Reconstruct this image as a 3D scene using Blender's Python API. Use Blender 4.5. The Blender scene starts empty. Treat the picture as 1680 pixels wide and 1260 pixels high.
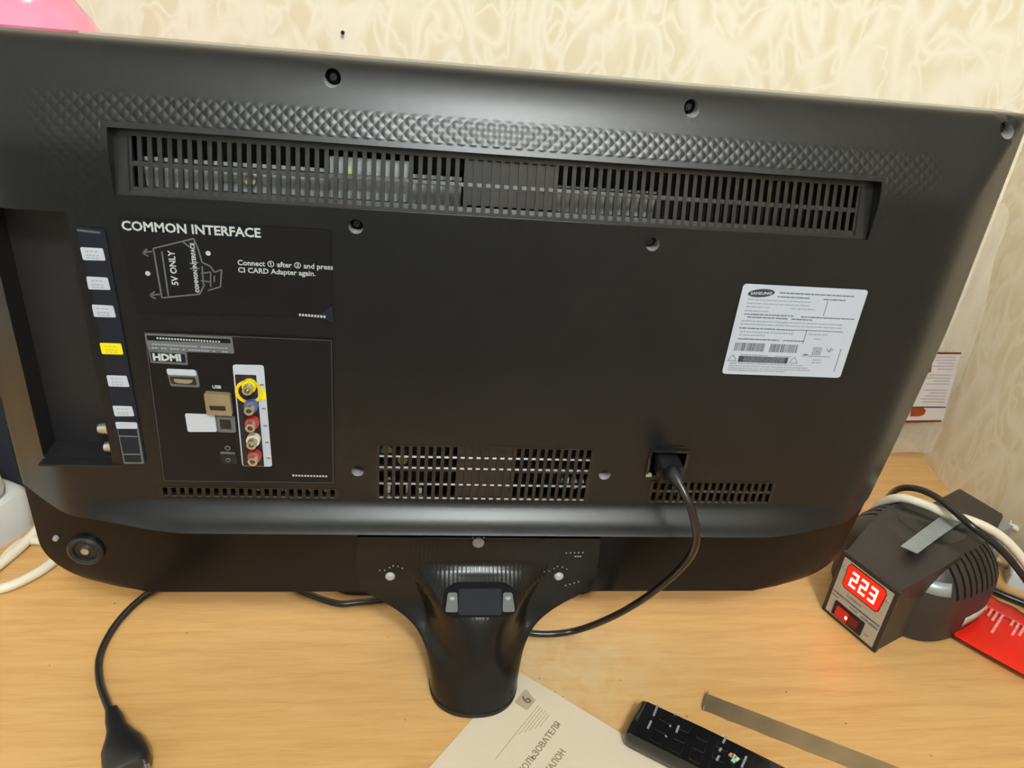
import bpy, bmesh, math, random
from mathutils import Vector, Matrix, Euler
random.seed(7)
PI = math.pi
S = bpy.context.scene
COL = S.collection

# ---------------------------------------------------------------- camera, world, light, exposure
CAM_LOC = Vector((-0.05317, -0.46591, 0.49429))
CAM_ROT = Euler((math.radians(62.068), math.radians(-5.05), math.radians(-5.527)), 'XYZ')
FPX = 1250.0
cd = bpy.data.cameras.new('camera')
cd.sensor_width = 36.0
cd.lens = FPX / 1680.0 * 36.0
cd.clip_start = 0.01
cam = bpy.data.objects.new('camera', cd)
cam.location = CAM_LOC
cam.rotation_euler = CAM_ROT
COL.objects.link(cam)
S.camera = cam

w = bpy.data.worlds.new('world')
w.use_nodes = True
w.node_tree.nodes['Background'].inputs[0].default_value = (0.92, 0.96, 1.0, 1)
w.node_tree.nodes['Background'].inputs[1].default_value = 0.16
S.world = w

LAMP = (0.16, -1.40, 1.70)
ld = bpy.data.lights.new('lamp_light', 'POINT')
ld.energy = 90.0
ld.color = (0.91, 0.97, 1.0)
ld.shadow_soft_size = 0.11
lo = bpy.data.objects.new('lamp_light', ld)
lo.location = LAMP
COL.objects.link(lo)

S.view_settings.view_transform = 'Standard'
S.view_settings.look = 'None'
S.view_settings.gamma = 1.0
S.view_settings.use_curve_mapping = False
S.view_settings.exposure = 0.0

# ---------------------------------------------------------------- tools
RM = CAM_ROT.to_matrix()
def ray(x, y):
    return RM @ Vector(((x - 840) / FPX, -(y - 630) / FPX, -1))
def on_y(x, y, Y):          # photo measurement -> point of the plane Y
    d = ray(x, y); return CAM_LOC + d * ((Y - CAM_LOC.y) / d.y)
def on_z(x, y, Z=0.0):      # photo measurement -> point of the level Z
    d = ray(x, y); return CAM_LOC + d * ((Z - CAM_LOC.z) / d.z)
BY = -0.040                 # the flat of the television's back
def T(x, y, Y=BY):
    p = on_y(x, y, Y); return (p.x, p.z)

class NT:
    def __init__(s, name):
        s.m = bpy.data.materials.new(name); s.m.use_nodes = True
        s.t = s.m.node_tree; s.n = s.t.nodes; s.b = s.n['Principled BSDF']
    def node(s, ty, **k):
        q = s.n.new(ty)
        for a, v in k.items(): setattr(q, a, v)
        return q
    def link(s, a, b): s.t.links.new(a, b)
    def math(s, op, a, b=None, clamp=False):
        q = s.node('ShaderNodeMath', operation=op, use_clamp=clamp)
        for i, v in enumerate((a, b)):
            if v is None: continue
            if isinstance(v, (int, float)): q.inputs[i].default_value = v
            else: s.link(v, q.inputs[i])
        return q.outputs[0]
    def pos(s, scale=(1, 1, 1), rot=(0, 0, 0)):
        g = s.node('ShaderNodeNewGeometry'); m = s.node('ShaderNodeMapping')
        m.inputs['Scale'].default_value = scale; m.inputs['Rotation'].default_value = rot
        s.link(g.outputs['Position'], m.inputs['Vector']); return m.outputs[0]
    def obj(s, scale=(1, 1, 1), rot=(0, 0, 0)):
        g = s.node('ShaderNodeTexCoord'); m = s.node('ShaderNodeMapping')
        m.inputs['Scale'].default_value = scale; m.inputs['Rotation'].default_value = rot
        s.link(g.outputs['Object'], m.inputs['Vector']); return m.outputs[0]
    def noise(s, vec, scale, detail=2, dist=0.0, rough=0.5):
        q = s.node('ShaderNodeTexNoise'); s.link(vec, q.inputs['Vector'])
        q.inputs['Scale'].default_value = scale; q.inputs['Detail'].default_value = detail
        q.inputs['Distortion'].default_value = dist; q.inputs['Roughness'].default_value = rough
        return q.outputs[0]
    def ramp(s, f, stops):
        q = s.node('ShaderNodeValToRGB'); e = q.color_ramp.elements
        while len(e) < len(stops): e.new(0.5)
        for i, (p, c) in enumerate(stops):
            e[i].position = p; e[i].color = (*c, 1)
        s.link(f, q.inputs[0]); return q.outputs[0]
    def bump(s, h, strength, dist):
        q = s.node('ShaderNodeBump'); q.inputs['Strength'].default_value = strength
        q.inputs['Distance'].default_value = dist
        s.link(h, q.inputs['Height']); s.link(q.outputs[0], s.b.inputs['Normal'])

def lin(r, g, b):
    f = lambda c: (c / 255 / 12.92) if c / 255 <= 0.04045 else ((c / 255 + 0.055) / 1.055) ** 2.4
    return (f(r), f(g), f(b))

def mat(name, col, rough=0.5, metal=0.0, vary=0.06, vs=60, bump=0.0, bs=400, spec=0.5, emit=None, es=0.0, alpha=1.0, trans=0.0, coat=0.0):
    k = NT(name)
    v = k.noise(k.obj(), vs, 3)
    lo_ = tuple(c * (1 - vary) for c in col); hi = tuple(min(1, c * (1 + vary)) for c in col)
    k.link(k.ramp(v, [(0.3, lo_), (0.7, hi)]), k.b.inputs['Base Color'])
    k.b.inputs['Roughness'].default_value = rough
    k.b.inputs['Metallic'].default_value = metal
    k.b.inputs['Specular IOR Level'].default_value = spec
    k.b.inputs['Alpha'].default_value = alpha
    k.b.inputs['Transmission Weight'].default_value = trans
    k.b.inputs['Coat Weight'].default_value = coat
    k.b.inputs['Coat Roughness'].default_value = 0.08
    if emit:
        k.b.inputs['Emission Color'].default_value = (*emit, 1)
        k.b.inputs['Emission Strength'].default_value = es
    if bump: k.bump(k.noise(k.obj(), bs, 2), bump, 0.001)
    return k.m

class MB:
    def __init__(s): s.v = []; s.f = []; s.mi = []
    def add(s, vs, fs, mi=0):
        n = len(s.v); s.v += [tuple(p) for p in vs]
        s.f += [tuple(i + n for i in f) for f in fs]; s.mi += [mi] * len(fs); return s
    def box(s, x0, x1, y0, y1, z0, z1, mi=0, bev=0.0):
        if bev > 0:
            return s.prism(rrect(x0, x1, z0, z1, bev, 3), y0, y1, 'y', mi)
        return s.add([(x0, y0, z0), (x1, y0, z0), (x1, y1, z0), (x0, y1, z0), (x0, y0, z1), (x1, y0, z1), (x1, y1, z1), (x0, y1, z1)],
                     [(0, 3, 2, 1), (4, 5, 6, 7), (0, 1, 5, 4), (1, 2, 6, 5), (2, 3, 7, 6), (3, 0, 4, 7)], mi)
    def prism(s, poly, a, b, axis='z', mi=0, inset=0.0, ch=0.0):
        # poly in 2D, extruded from a to b along axis; ch = chamfer at b
        def P(q, t):
            return {'z': (q[0], q[1], t), 'y': (q[0], t, q[1]), 'x': (t, q[0], q[1])}[axis]
        n = len(poly); cx = sum(q[0] for q in poly) / n; cy = sum(q[1] for q in poly) / n
        rings = [[P(q, a) for q in poly]]
        if ch > 0:
            sgn = 1 if b > a else -1
            rings.append([P(q, b - sgn * ch) for q in poly])
            def sh(q):
                d = math.hypot(q[0] - cx, q[1] - cy) or 1
                k = max(0.0, (d - ch) / d); return (cx + (q[0] - cx) * k, cy + (q[1] - cy) * k)
            rings.append([P(sh(q), b) for q in poly])
        else:
            rings.append([P(q, b) for q in poly])
        vs = [p for r in rings for p in r]; fs = [tuple(range(n))[::-1]]
        for k in range(len(rings) - 1):
            for i in range(n):
                j = (i + 1) % n; fs.append((k * n + i, k * n + j, (k + 1) * n + j, (k + 1) * n + i))
        fs.append(tuple((len(rings) - 1) * n + i for i in range(n)))
        return s.add(vs, fs, mi)
    def lathe(s, prof, c=(0, 0, 0), axis='z', seg=32, mi=0, a0=0, a1=2 * PI):
        n = len(prof); full = abs(a1 - a0 - 2 * PI) < 1e-6; m = seg if full else seg + 1
        vs = []
        for i in range(m):
            a = a0 + (a1 - a0) * i / seg; ca, sa = math.cos(a), math.sin(a)
            for r, h in prof:
                p = {'z': (r * ca, r * sa, h), 'y': (r * ca, h, r * sa), 'x': (h, r * ca, r * sa)}[axis]
                vs.append((p[0] + c[0], p[1] + c[1], p[2] + c[2]))
        fs = []
        for i in range(seg):
            j = (i + 1) % m
            for k in range(n - 1):
                fs.append((i * n + k, j * n + k, j * n + k + 1, i * n + k + 1))
        return s.add(vs, fs, mi)
    def tube(s, pts, r, seg=10, mi=0, smooth=6, flat=1.0):
        pts = [Vector(p) for p in pts]
        if smooth: pts = catmull(pts, smooth)
        n = len(pts); rr = r if hasattr(r, '__len__') else [r] * n
        if hasattr(r, '__len__') and len(r) != n:
            rr = [r[min(len(r) - 1, int(i / (n - 1) * (len(r) - 1)))] for i in range(n)]
        vs = []; fs = []
        up = Vector((0, 0, 1)); t0 = (pts[1] - pts[0]).normalized()
        if abs(t0.dot(up)) > 0.95: up = Vector((1, 0, 0))
        nrm = (up - t0 * up.dot(t0)).normalized()
        for i, p in enumerate(pts):
            t = (pts[min(i + 1, n - 1)] - pts[max(i - 1, 0)]).normalized()
            nrm = (nrm - t * nrm.dot(t)).normalized(); b = t.cross(nrm)
            for k in range(seg):
                a = 2 * PI * k / seg
                vs.append(p + nrm * (math.cos(a) * rr[i]) + b * (math.sin(a) * rr[i] * flat))
        for i in range(n - 1):
            for k in range(seg):
                j = (k + 1) % seg
                fs.append((i * seg + k, i * seg + j, (i + 1) * seg + j, (i + 1) * seg + k))
        fs.append(tuple(range(seg))[::-1]); fs.append(tuple((n - 1) * seg + k for k in range(seg)))
        return s.add(vs, fs, mi)
    def build(s, name, mats, parent=None, smooth=False, angle=35, loc=None):
        me = bpy.data.meshes.new(name); me.from_pydata(s.v, [], s.f)
        ms = mats if isinstance(mats, (list, tuple)) else [mats]
        for m in ms: me.materials.append(m)
        if len(ms) > 1:
            me.polygons.foreach_set('material_index', s.mi)
        bm = bmesh.new(); bm.from_mesh(me)
        bmesh.ops.recalc_face_normals(bm, faces=bm.faces)
        bm.to_mesh(me); bm.free()
        if smooth:
            me.polygons.foreach_set('use_smooth', [True] * len(me.polygons))
            me.set_sharp_from_angle(angle=math.radians(angle))
        o = bpy.data.objects.new(name, me); COL.objects.link(o)
        if parent: o.parent = parent
        if loc: o.location = loc
        return o

def catmull(p, k):
    out = []
    q = [p[0] * 2 - p[1]] + p + [p[-1] * 2 - p[-2]]
    for i in range(1, len(q) - 2):
        for j in range(k):
            t = j / k; a, b, c, d = q[i - 1], q[i], q[i + 1], q[i + 2]
            out.append(0.5 * ((2 * b) + (c - a) * t + (2 * a - 5 * b + 4 * c - d) * t * t + (3 * b - a - 3 * c + d) * t ** 3))
    out.append(p[-1]); return out

def rrect(x0, x1, y0, y1, r, n=4):
    r = min(r, (x1 - x0) / 2 - 1e-6, (y1 - y0) / 2 - 1e-6); o = []
    for cx, cy, a in ((x1 - r, y0 + r, -90), (x1 - r, y1 - r, 0), (x0 + r, y1 - r, 90), (x0 + r, y0 + r, 180)):
        for i in range(n + 1):
            t = math.radians(a + 90 * i / n); o.append((cx + r * math.cos(t), cy + r * math.sin(t)))
    return o

def rpoly(pts, r, n=3):       # rounded polygon
    o = []; m = len(pts)
    for i in range(m):
        a, b, c = Vector(pts[i - 1]), Vector(pts[i]), Vector(pts[(i + 1) % m])
        u = (a - b); v = (c - b); rr = min(r, u.length / 2.1, v.length / 2.1)
        p0 = b + u.normalized() * rr; p1 = b + v.normalized() * rr
        for k in range(n + 1):
            t = k / n; o.append(tuple(p0 * (1 - t) ** 2 + b * 2 * t * (1 - t) + p1 * t * t))
    return o

def tag(o, label=None, cat=None, group=None, kind=None):
    if label: o['label'] = label
    if cat: o['category'] = cat
    if group: o['group'] = group
    if kind: o['kind'] = kind
    return o
def empty(name, loc=(0, 0, 0), rz=0.0, **k):
    o = bpy.data.objects.new(name, None); o.empty_display_size = 0.02
    o.location = loc; o.rotation_euler = (0, 0, rz); COL.objects.link(o); return tag(o, **k)

def text_mesh(txt, size, sx=1.0, bold=0.0, align='LEFT', depth=0.00012):
    c = bpy.data.curves.new('t', 'FONT'); c.body = txt; c.size = size; c.offset = bold
    c.align_x = align; c.extrude = depth / 2; c.resolution_u = 2
    o = bpy.data.objects.new('t', c); COL.objects.link(o)
    me = bpy.data.meshes.new_from_object(o)
    vs = [(v.co.x * sx, v.co.y, v.co.z) for v in me.vertices]; fs = [tuple(p.vertices) for p in me.polygons]
    bpy.data.objects.remove(o); bpy.data.curves.remove(c); bpy.data.meshes.remove(me)
    return vs, fs
def put_text(mb, txt, size, M, **k):
    vs, fs = text_mesh(txt, size, **k)
    mb.add([M @ Vector(v) for v in vs], fs); return mb
def MX(o, x, y, z=None):      # matrix from origin and x / y directions
    x = Vector(x).normalized(); y = Vector(y); y = (y - x * y.dot(x)).normalized(); z = x.cross(y)
    m = Matrix((x, y, z)).transposed().to_4x4(); m.translation = Vector(o); return m
def tvM(x, z, Y, ang=0):      # writing on the television's back, reading towards +x
    a = math.radians(ang)
    return MX((x, Y, z), (math.cos(a), 0, math.sin(a)), (-math.sin(a), 0, math.cos(a)))

# ---------------------------------------------------------------- materials
def tv_plastic():
    k = NT('textured_black_plastic')
    g = k.node('ShaderNodeNewGeometry'); sp = k.node('ShaderNodeSeparateXYZ'); k.link(g.outputs['Position'], sp.inputs[0])
    x, z = sp.outputs[0], sp.outputs[2]
    u = k.math('MULTIPLY', x, 1 / 0.0064); v = k.math('MULTIPLY', z, 1 / 0.0062)
    a = k.math('ABSOLUTE', k.math('SINE', k.math('MULTIPLY', k.math('ADD', u, v), PI)))
    b = k.math('ABSOLUTE', k.math('SINE', k.math('MULTIPLY', k.math('SUBTRACT', u, v), PI)))
    h = k.math('MULTIPLY', a, b)
    # embossed weave: below the smooth bevel, above the ledge
    m1 = k.math('MULTIPLY', k.math('SUBTRACT', 0.4255, z), 400.0, clamp=True)
    m2 = k.math('MULTIPLY', k.math('SUBTRACT', z, 0.1735), 400.0, clamp=True)
    m3 = k.math('MULTIPLY', k.math('SUBTRACT', 0.262, k.math('ABSOLUTE', x)), 60.0, clamp=True)
    m4 = k.math('ADD', k.math('MULTIPLY', k.math('SUBTRACT', z, 0.36), 14.0, clamp=True), 0.16, clamp=True)
    m = k.math('MULTIPLY', k.math('MULTIPLY', m1, m2), k.math('MULTIPLY', m3, m4))
    # smooth border round the long grille
    g1 = k.math('MULTIPLY', k.math('SUBTRACT', k.math('ABSOLUTE', x), 0.2195), 900.0, clamp=True)
    g2 = k.math('MULTIPLY', k.math('SUBTRACT', k.math('ABSOLUTE', k.math('SUBTRACT', z, 0.3912)), 0.0200), 900.0, clamp=True)
    m = k.math('MULTIPLY', m, k.math('MAXIMUM', g1, g2))
    hh = k.math('ADD', k.math('MULTIPLY', h, m), k.math('MULTIPLY', k.noise(g.outputs['Position'], 2500, 2), 0.18))
    k.bump(hh, 0.27, 0.0008)
    k.link(k.ramp(k.noise(g.outputs['Position'], 30, 4), [(0.3, (0.0065, 0.0070, 0.0082)), (0.7, (0.0085, 0.0090, 0.0102))]), k.b.inputs['Base Color'])
    k.b.inputs['Roughness'].default_value = 0.305
    k.b.inputs['Specular IOR Level'].default_value = 0.40
    return k.m
def wallpaper(vec, rz):
    k = NT('wallpaper_' + vec)
    g = k.node('ShaderNodeNewGeometry'); sp = k.node('ShaderNodeSeparateXYZ'); k.link(g.outputs['Position'], sp.inputs[0])
    cb = k.node('ShaderNodeCombineXYZ')
    k.link(sp.outputs[0] if vec == 'back' else sp.outputs[1], cb.inputs[0]); k.link(sp.outputs[2], cb.inputs[1])
    mp = k.node('ShaderNodeMapping'); mp.inputs['Rotation'].default_value = (0, 0, rz)
    mp.inputs['Scale'].default_value = (1.35, 0.72, 1); k.link(cb.outputs[0], mp.inputs['Vector'])
    n = k.noise(mp.outputs[0], 13, 1.0, 0.9, 0.4)
    r = k.math('MULTIPLY', k.math('ABSOLUTE', k.math('SUBTRACT', n, 0.5)), 9.0)
    n2 = k.noise(mp.outputs[0], 26, 0.6, 1.3, 0.4)
    r2 = k.math('ADD', k.math('MULTIPLY', k.math('ABSOLUTE', k.math('SUBTRACT', n2, 0.49)), 7.5), 0.12)
    rr = k.math('MINIMUM', r, r2)
    c = k.ramp(rr, [(0.1, lin(248, 240, 222)), (0.95, lin(236, 224, 196))])
    bl = k.noise(g.outputs['Position'], 3, 2)
    mx = k.node('ShaderNodeMix', data_type='RGBA', blend_type='MULTIPLY'); mx.inputs[0].default_value = 0.12
    k.link(c, mx.inputs[6]); k.link(k.ramp(bl, [(0.3, (0.75, 0.75, 0.7)), (0.7, (1, 1, 1))]), mx.inputs[7])
    k.link(mx.outputs[2], k.b.inputs['Base Color'])
    k.b.inputs['Roughness'].default_value = 0.55
    k.b.inputs['Specular IOR Level'].default_value = 0.3
    hh = k.math('ADD', k.math('MULTIPLY', k.math('SUBTRACT', 1.0, rr, clamp=True), 0.6), k.math('MULTIPLY', k.noise(g.outputs['Position'], 600, 2), 0.25))
    k.bump(hh, 0.12, 0.0012)
    return k.m
def wood():
    k = NT('oak_laminate')
    p = k.pos((1.2, 14, 1))
    n = k.noise(p, 9, 5, 0.6, 0.6)
    p2 = k.pos((5, 120, 1)); n2 = k.noise(p2, 7, 3, 0.2, 0.6)
    f = k.math('ADD', k.math('MULTIPLY', n, 0.65), k.math('MULTIPLY', n2, 0.35))
    c = k.ramp(f, [(0.3, lin(190, 142, 86)), (0.5, lin(204, 159, 100)), (0.7, lin(212, 170, 112))])
    # blotchy pale reflection of the wall, painted into the wood colour by the stand
    g = k.node('ShaderNodeNewGeometry'); sb = k.node('ShaderNodeVectorMath', operation='SUBTRACT')
    k.link(g.outputs['Position'], sb.inputs[0]); sb.inputs[1].default_value = (0.07, -0.035, 0)
    sc = k.node('ShaderNodeVectorMath', operation='MULTIPLY'); k.link(sb.outputs[0], sc.inputs[0]); sc.inputs[1].default_value = (8.5, 15, 1)
    ln = k.node('ShaderNodeVectorMath', operation='LENGTH'); k.link(sc.outputs[0], ln.inputs[0])
    wv = k.math('SUBTRACT', 1.15, ln.outputs['Value'], clamp=True)
    bl = k.noise(k.pos((1, 1, 1)), 55, 4, 0.5, 0.65)
    wm = k.math('MULTIPLY', wv, k.math('MULTIPLY', k.math('SUBTRACT', bl, 0.25), 1.5, clamp=True))
    mx = k.node('ShaderNodeMix', data_type='RGBA'); k.link(wm, mx.inputs[0]); k.link(c, mx.inputs[6])
    mx.inputs[7].default_value = (*lin(208, 194, 158), 1)
    # scattered dark specks
    vo = k.node('ShaderNodeTexVoronoi'); k.link(k.pos(), vo.inputs['Vector']); vo.inputs['Scale'].default_value = 26
    spk = k.math('LESS_THAN', vo.outputs['Distance'], 0.028)
    mx2 = k.node('ShaderNodeMix', data_type='RGBA'); k.link(k.math('MULTIPLY', spk, 0.55), mx2.inputs[0]); k.link(mx.outputs[2], mx2.inputs[6])
    mx2.inputs[7].default_value = (*lin(96, 62, 30), 1)
    k.link(mx2.outputs[2], k.b.inputs['Base Color'])
    k.link(k.math('ADD', k.math('MULTIPLY', bl, 0.22), 0.24), k.b.inputs['Roughness'])
    k.bump(k.math('ADD', n2, bl), 0.08, 0.0006)
    return k.m

M_TV = tv_plastic()
M_BLACK = mat('black_plastic', (0.011, 0.011, 0.012), 0.34, bump=0.05, bs=1500)
M_SATIN = mat('satin_black_plastic', (0.010, 0.0095, 0.010), 0.30)
M_GLOSS = mat('glossy_black_plastic', (0.008, 0.008, 0.009), 0.16, coat=0.3)
M_RECESS = mat('matte_black_plastic', (0.009, 0.0085, 0.011), 0.55)
M_PANEL = mat('port_panel_film', (0.0065, 0.0065, 0.0080), 0.42, spec=0.25)
M_NAVY = mat('dark_strip_film', (0.010, 0.013, 0.022), 0.45, spec=0.25)
M_GREYLINE = mat('grey_print', lin(92, 96, 98), 0.6)
M_WHITEPR = mat('light_grey_print', lin(176, 184, 186), 0.6)
M_STICK = mat('white_sticker', lin(180, 188, 202), 0.45, vary=0.02)
M_YELLOW = mat('yellow_sticker', lin(226, 212, 10), 0.45, vary=0.02)
M_STICKGREY = mat('sticker_grey_print', lin(142, 150, 162), 0.5)
M_STICKMID = mat('sticker_mid_print', lin(96, 102, 114), 0.5)
M_STICKDARK = mat('sticker_dark_print', lin(52, 56, 66), 0.5)
M_METAL = mat('brushed_steel', lin(190, 190, 190), 0.32, 0.9, bump=0.05)
M_CHROMEIN = mat('inner_steel_sheet', lin(214, 220, 224), 0.4, 0.55)
M_LOWER_SHADE = mat('ledge_shaded_plastic', (0.0055, 0.0050, 0.0060), 0.27, spec=0.26)  # same plastic as the cover; shade below the ledge painted in as darker, duller
M_DEAD = mat('dull_black_plastic', (0.006, 0.006, 0.007), 0.85, spec=0.15)
M_BOSS = mat('lit_well_grey', lin(150, 150, 150), 0.5)  # grey paints the light caught by the black plastic walls of the wells
M_SCREW = mat('dark_screw', lin(60, 62, 64), 0.3, 0.8)
M_GOLD = mat('nickel_brass', lin(196, 192, 178), 0.3, 0.85)
M_BEIGE = mat('tinned_shell', lin(150, 138, 110), 0.42, 0.45)
M_RED = mat('red_jack', lin(170, 52, 46), 0.4)
M_BLUE = mat('blue_jack', lin(78, 88, 150), 0.4)
M_WHITEJ = mat('white_jack', lin(214, 206, 190), 0.4)
M_YELJ = mat('yellow_jack', lin(220, 196, 20), 0.4)
M_PAPER = mat('booklet_paper', lin(206, 192, 170), 0.7, vary=0.03, vs=12)
M_PAPER2 = mat('booklet_inner_paper', lin(196, 182, 160), 0.7, vary=0.03)
M_INK = mat('faded_ink', lin(132, 116, 92), 0.8)
M_INK2 = mat('pale_ink', lin(172, 156, 132), 0.8)
M_WCABLE = mat('white_cable_sheath', lin(222, 214, 196), 0.38, vary=0.02)
M_WPLAST = mat('white_plastic', lin(206, 208, 210), 0.35, vary=0.02)
M_GREYPL = mat('grey_plastic', lin(140, 138, 132), 0.45)
M_BCABLE = mat('black_cable_sheath', (0.011, 0.010, 0.010), 0.28)
M_STAB = mat('stabilizer_dark_plastic', lin(46, 40, 38), 0.42, bump=0.06, bs=900)
M_STABTOP = mat('stabilizer_smoky_film', lin(42, 42, 38), 0.22)
M_STABBR = mat('brown_black_plastic', lin(58, 50, 43), 0.55)
M_PANELW = mat('front_plate_pale_grey', lin(178, 168, 152), 0.45, vary=0.02)
M_TAPE = mat('silver_tape', lin(150, 158, 160), 0.38, 0.35)
M_LEDWIN = mat('red_display_window', (0.45, 0.01, 0.006), 0.25, emit=(1.0, 0.012, 0.005), es=0.85)
M_LED = mat('led_segments', (1, 0.5, 0.4), 0.4, emit=(1.0, 0.22, 0.13), es=14.0)
M_ROCK = mat('red_rocker', (0.42, 0.012, 0.012), 0.25, emit=(1.0, 0.02, 0.01), es=0.18)
M_ROCKD = mat('dark_red_rocker', (0.16, 0.006, 0.012), 0.25)
M_NEON = mat('neon_dot', (1, 0.5, 0.3), 0.4, emit=(1.0, 0.45, 0.2), es=12.0)
M_REDBAG = mat('red_foil', lin(222, 32, 12), 0.30, vary=0.05, vs=25, bump=0.25, bs=60)
M_REDSEAL = mat('red_sealed_film', lin(206, 48, 40), 0.25, vary=0.08, vs=80, bump=0.5, bs=120)
M_PINKPR = mat('pink_print', lin(238, 150, 140), 0.5)
M_PINK = mat('pink_plastic', lin(240, 142, 174), 0.16, vary=0.03, coat=0.5)
M_STRIP = mat('worn_aluminium', lin(158, 140, 112), 0.42, 0.75, vary=0.12, vs=40)
M_BOX = mat('navy_cloth', (0.006, 0.010, 0.020), 0.8)
M_FLOOR = mat('floor_boards', lin(58, 58, 62), 0.5, vary=0.15, vs=6)
M_CEIL = mat('ceiling_paint', lin(240, 240, 236), 0.8, vary=0.02)
M_BROWN = mat('brown_print', lin(120, 52, 24), 0.5)
M_CARD = mat('white_card', lin(208, 200, 196), 0.5, vary=0.02)
M_FRONTW = mat('plain_wall_paint', lin(196, 196, 192), 0.8, vary=0.02)
M_WOOD = wood()
M_WB = wallpaper('back', 0.0)
M_WR = wallpaper('right', 0.5)

# ---------------------------------------------------------------- the setting
C0 = Vector((0.6065, 0.345))                 # corner of the two walls on the desk
dR = Vector((0.16, 1.0)).normalized()        # right wall runs towards the camera
dB = Vector((dR.y, -dR.x))                   # back wall direction
def wall(name, a, b, m, z0=-0.74, z1=1.9, th=0.08, side=1):
    a = Vector(a); b = Vector(b); n = Vector((-(b - a).y, (b - a).x)).normalized() * th * side
    mb = MB(); mb.prism([a, b, b + n, a + n], z0, z1)
    return tag(mb.build(name, m), kind='structure')
back_l = C0 - dB * 2.2
right_n = C0 - dR * 3.2
wall('wall_back', back_l, C0 + dB * 0.08, M_WB, side=1)
wall('wall_right', C0, right_n, M_WR, side=1)
left_n = back_l - dR * 3.2
wall('wall_left', back_l, left_n, M_CEIL, side=-1)
wall('wall_front', left_n, right_n, M_FRONTW, side=-1)
for nm, z0, z1, m in (('floor', -0.80, -0.74, M_FLOOR), ('ceiling', 1.9, 1.96, M_CEIL)):
    mb = MB(); mb.prism([back_l, C0, right_n, left_n], z0, z1); tag(mb.build(nm, m), kind='structure')

desk = empty('desk', (0.0, 0.0, -0.74), label='honey oak laminate desk under the television, with a pale wall reflection painted beside the stand', cat='desk')
def onback(x, off=0.0): # y of the back wall at x
    t = (x - C0.x) / dB.x; return C0.y + dB.y * t - off
cr = [(-0.95, onback(-0.95, .002)), (C0.x - 0.0005, C0.y - 0.002), tuple(C0 - dR * 0.82 + Vector((-.002, 0))), (-0.95, -0.48)]
mb = MB(); mb.prism(cr, 0.715, 0.74); mb.build('desktop', M_WOOD, desk)
for x, y in ((-0.9, 0.5), (0.5, 0.25), (-0.9, -0.42), (0.40, -0.40)):
    mb = MB(); mb.box(x - .025, x + .025, y - .025, y + .025, 0.0, 0.715); mb.build('leg', M_WOOD, desk)

lampo = empty('ceiling_lamp', (LAMP[0], LAMP[1], 1.9), label='small round ceiling lamp base hanging behind the camera', cat='lamp')
mb = MB(); mb.lathe([(0, 0), (0.07, 0), (0.07, -0.02), (0.02, -0.03), (0.02, -0.20), (0.035, -0.21), (0.035, -0.24), (0, -0.24)], seg=24)
mb.build('lamp_holder', M_WPLAST, lampo, True)

# ---------------------------------------------------------------- television
tv = empty('television', (0, 0, 0), label='black flat television seen from behind, filling the picture, on its short leg stand', cat='television')
W2, ZT, ZB = 0.3215, 0.4486, 0.0600
def interp(t, tab):
    if t <= tab[0][0]: return tab[0][1]
    for (a, u), (b, v) in zip(tab, tab[1:]):
        if t <= b:
            s = (t - a) / (b - a); return u + (v - u) * s
    return tab[-1][1]
def smooth_tab(tab, n=3):
    # sample a catmull curve through the table for a soft profile
    pts = catmull([Vector((a, b, 0)) for a, b in tab], 6)
    return [(p.x, p.y) for p in pts]
TOPT = smooth_tab([(0.385, 0.0400), (0.395, 0.0396), (0.403, 0.0377), (0.411, 0.0343), (0.419, 0.0304), (0.427, 0.0262), (0.434, 0.0224), (0.440, 0.0186), (0.445, 0.0148), (0.4476, 0.0116), (0.4486, 0.008)])
SIDT = smooth_tab([(0.262, 0.0400), (0.272, 0.0390), (0.282, 0.0350), (0.293, 0.0270), (0.304, 0.0180), (0.314, 0.0095), (0.3195, 0.0050), (0.3215, 0.002)])
LEDGE = [(0.1560, 0.0170), (0.1575, 0.0168), (0.1590, 0.0150), (0.1605, 0.0122), (0.1622, 0.0092), (0.1645, 0.0069), (0.1670, 0.0045), (0.1695, 0.0023), (0.1715, 0.0009), (0.1735, 0.0)]
ZSTEP = 0.1555
def prot(x, z):
    ax = abs(x); s = interp(ax, SIDT)
    if z < ZSTEP:
        e = max(0.0, (ax - 0.235) / 0.0865)
        return (0.0115 - 0.05 * (0.1555 - z)) * (1 - 0.9 * e ** 2.2)
    t = interp(z, TOPT) if z > 0.385 else 0.04
    p = min(t, s)
    k = 0.0022; d = abs(t - s)
    if d < k: p -= (k - d) ** 2 / (4 * k)
    if z < 0.1735:
        tp = max(0.0, min(1.0, (0.285 - ax) / 0.09)); tp = tp * tp * (3 - 2 * tp)
        p += interp(z, LEDGE) * tp
    return p
def xlim(z):                # half width: rounded lower corners
    if z > ZB + 0.045: return W2
    t = 1 - (z - ZB) / 0.045
    return W2 - 0.062 * (1 - math.sqrt(max(0.0, 1 - t * t)))
def taper(z):               # the right edge draws in a little towards the foot
    return 0.0165 * max(0.0, min(1.0, (0.31 - z) / 0.2)) ** 1.3
def xmap(x, z):
    ax = abs(x)
    b0 = 0.25 if x < 0 or z > 0.3 else 0.232
    if ax < b0: return x
    m = xlim(z) - (taper(z) if x > 0 else 0); return math.copysign(b0 + (ax - b0) * (m - b0) / (W2 - b0), x)

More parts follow.
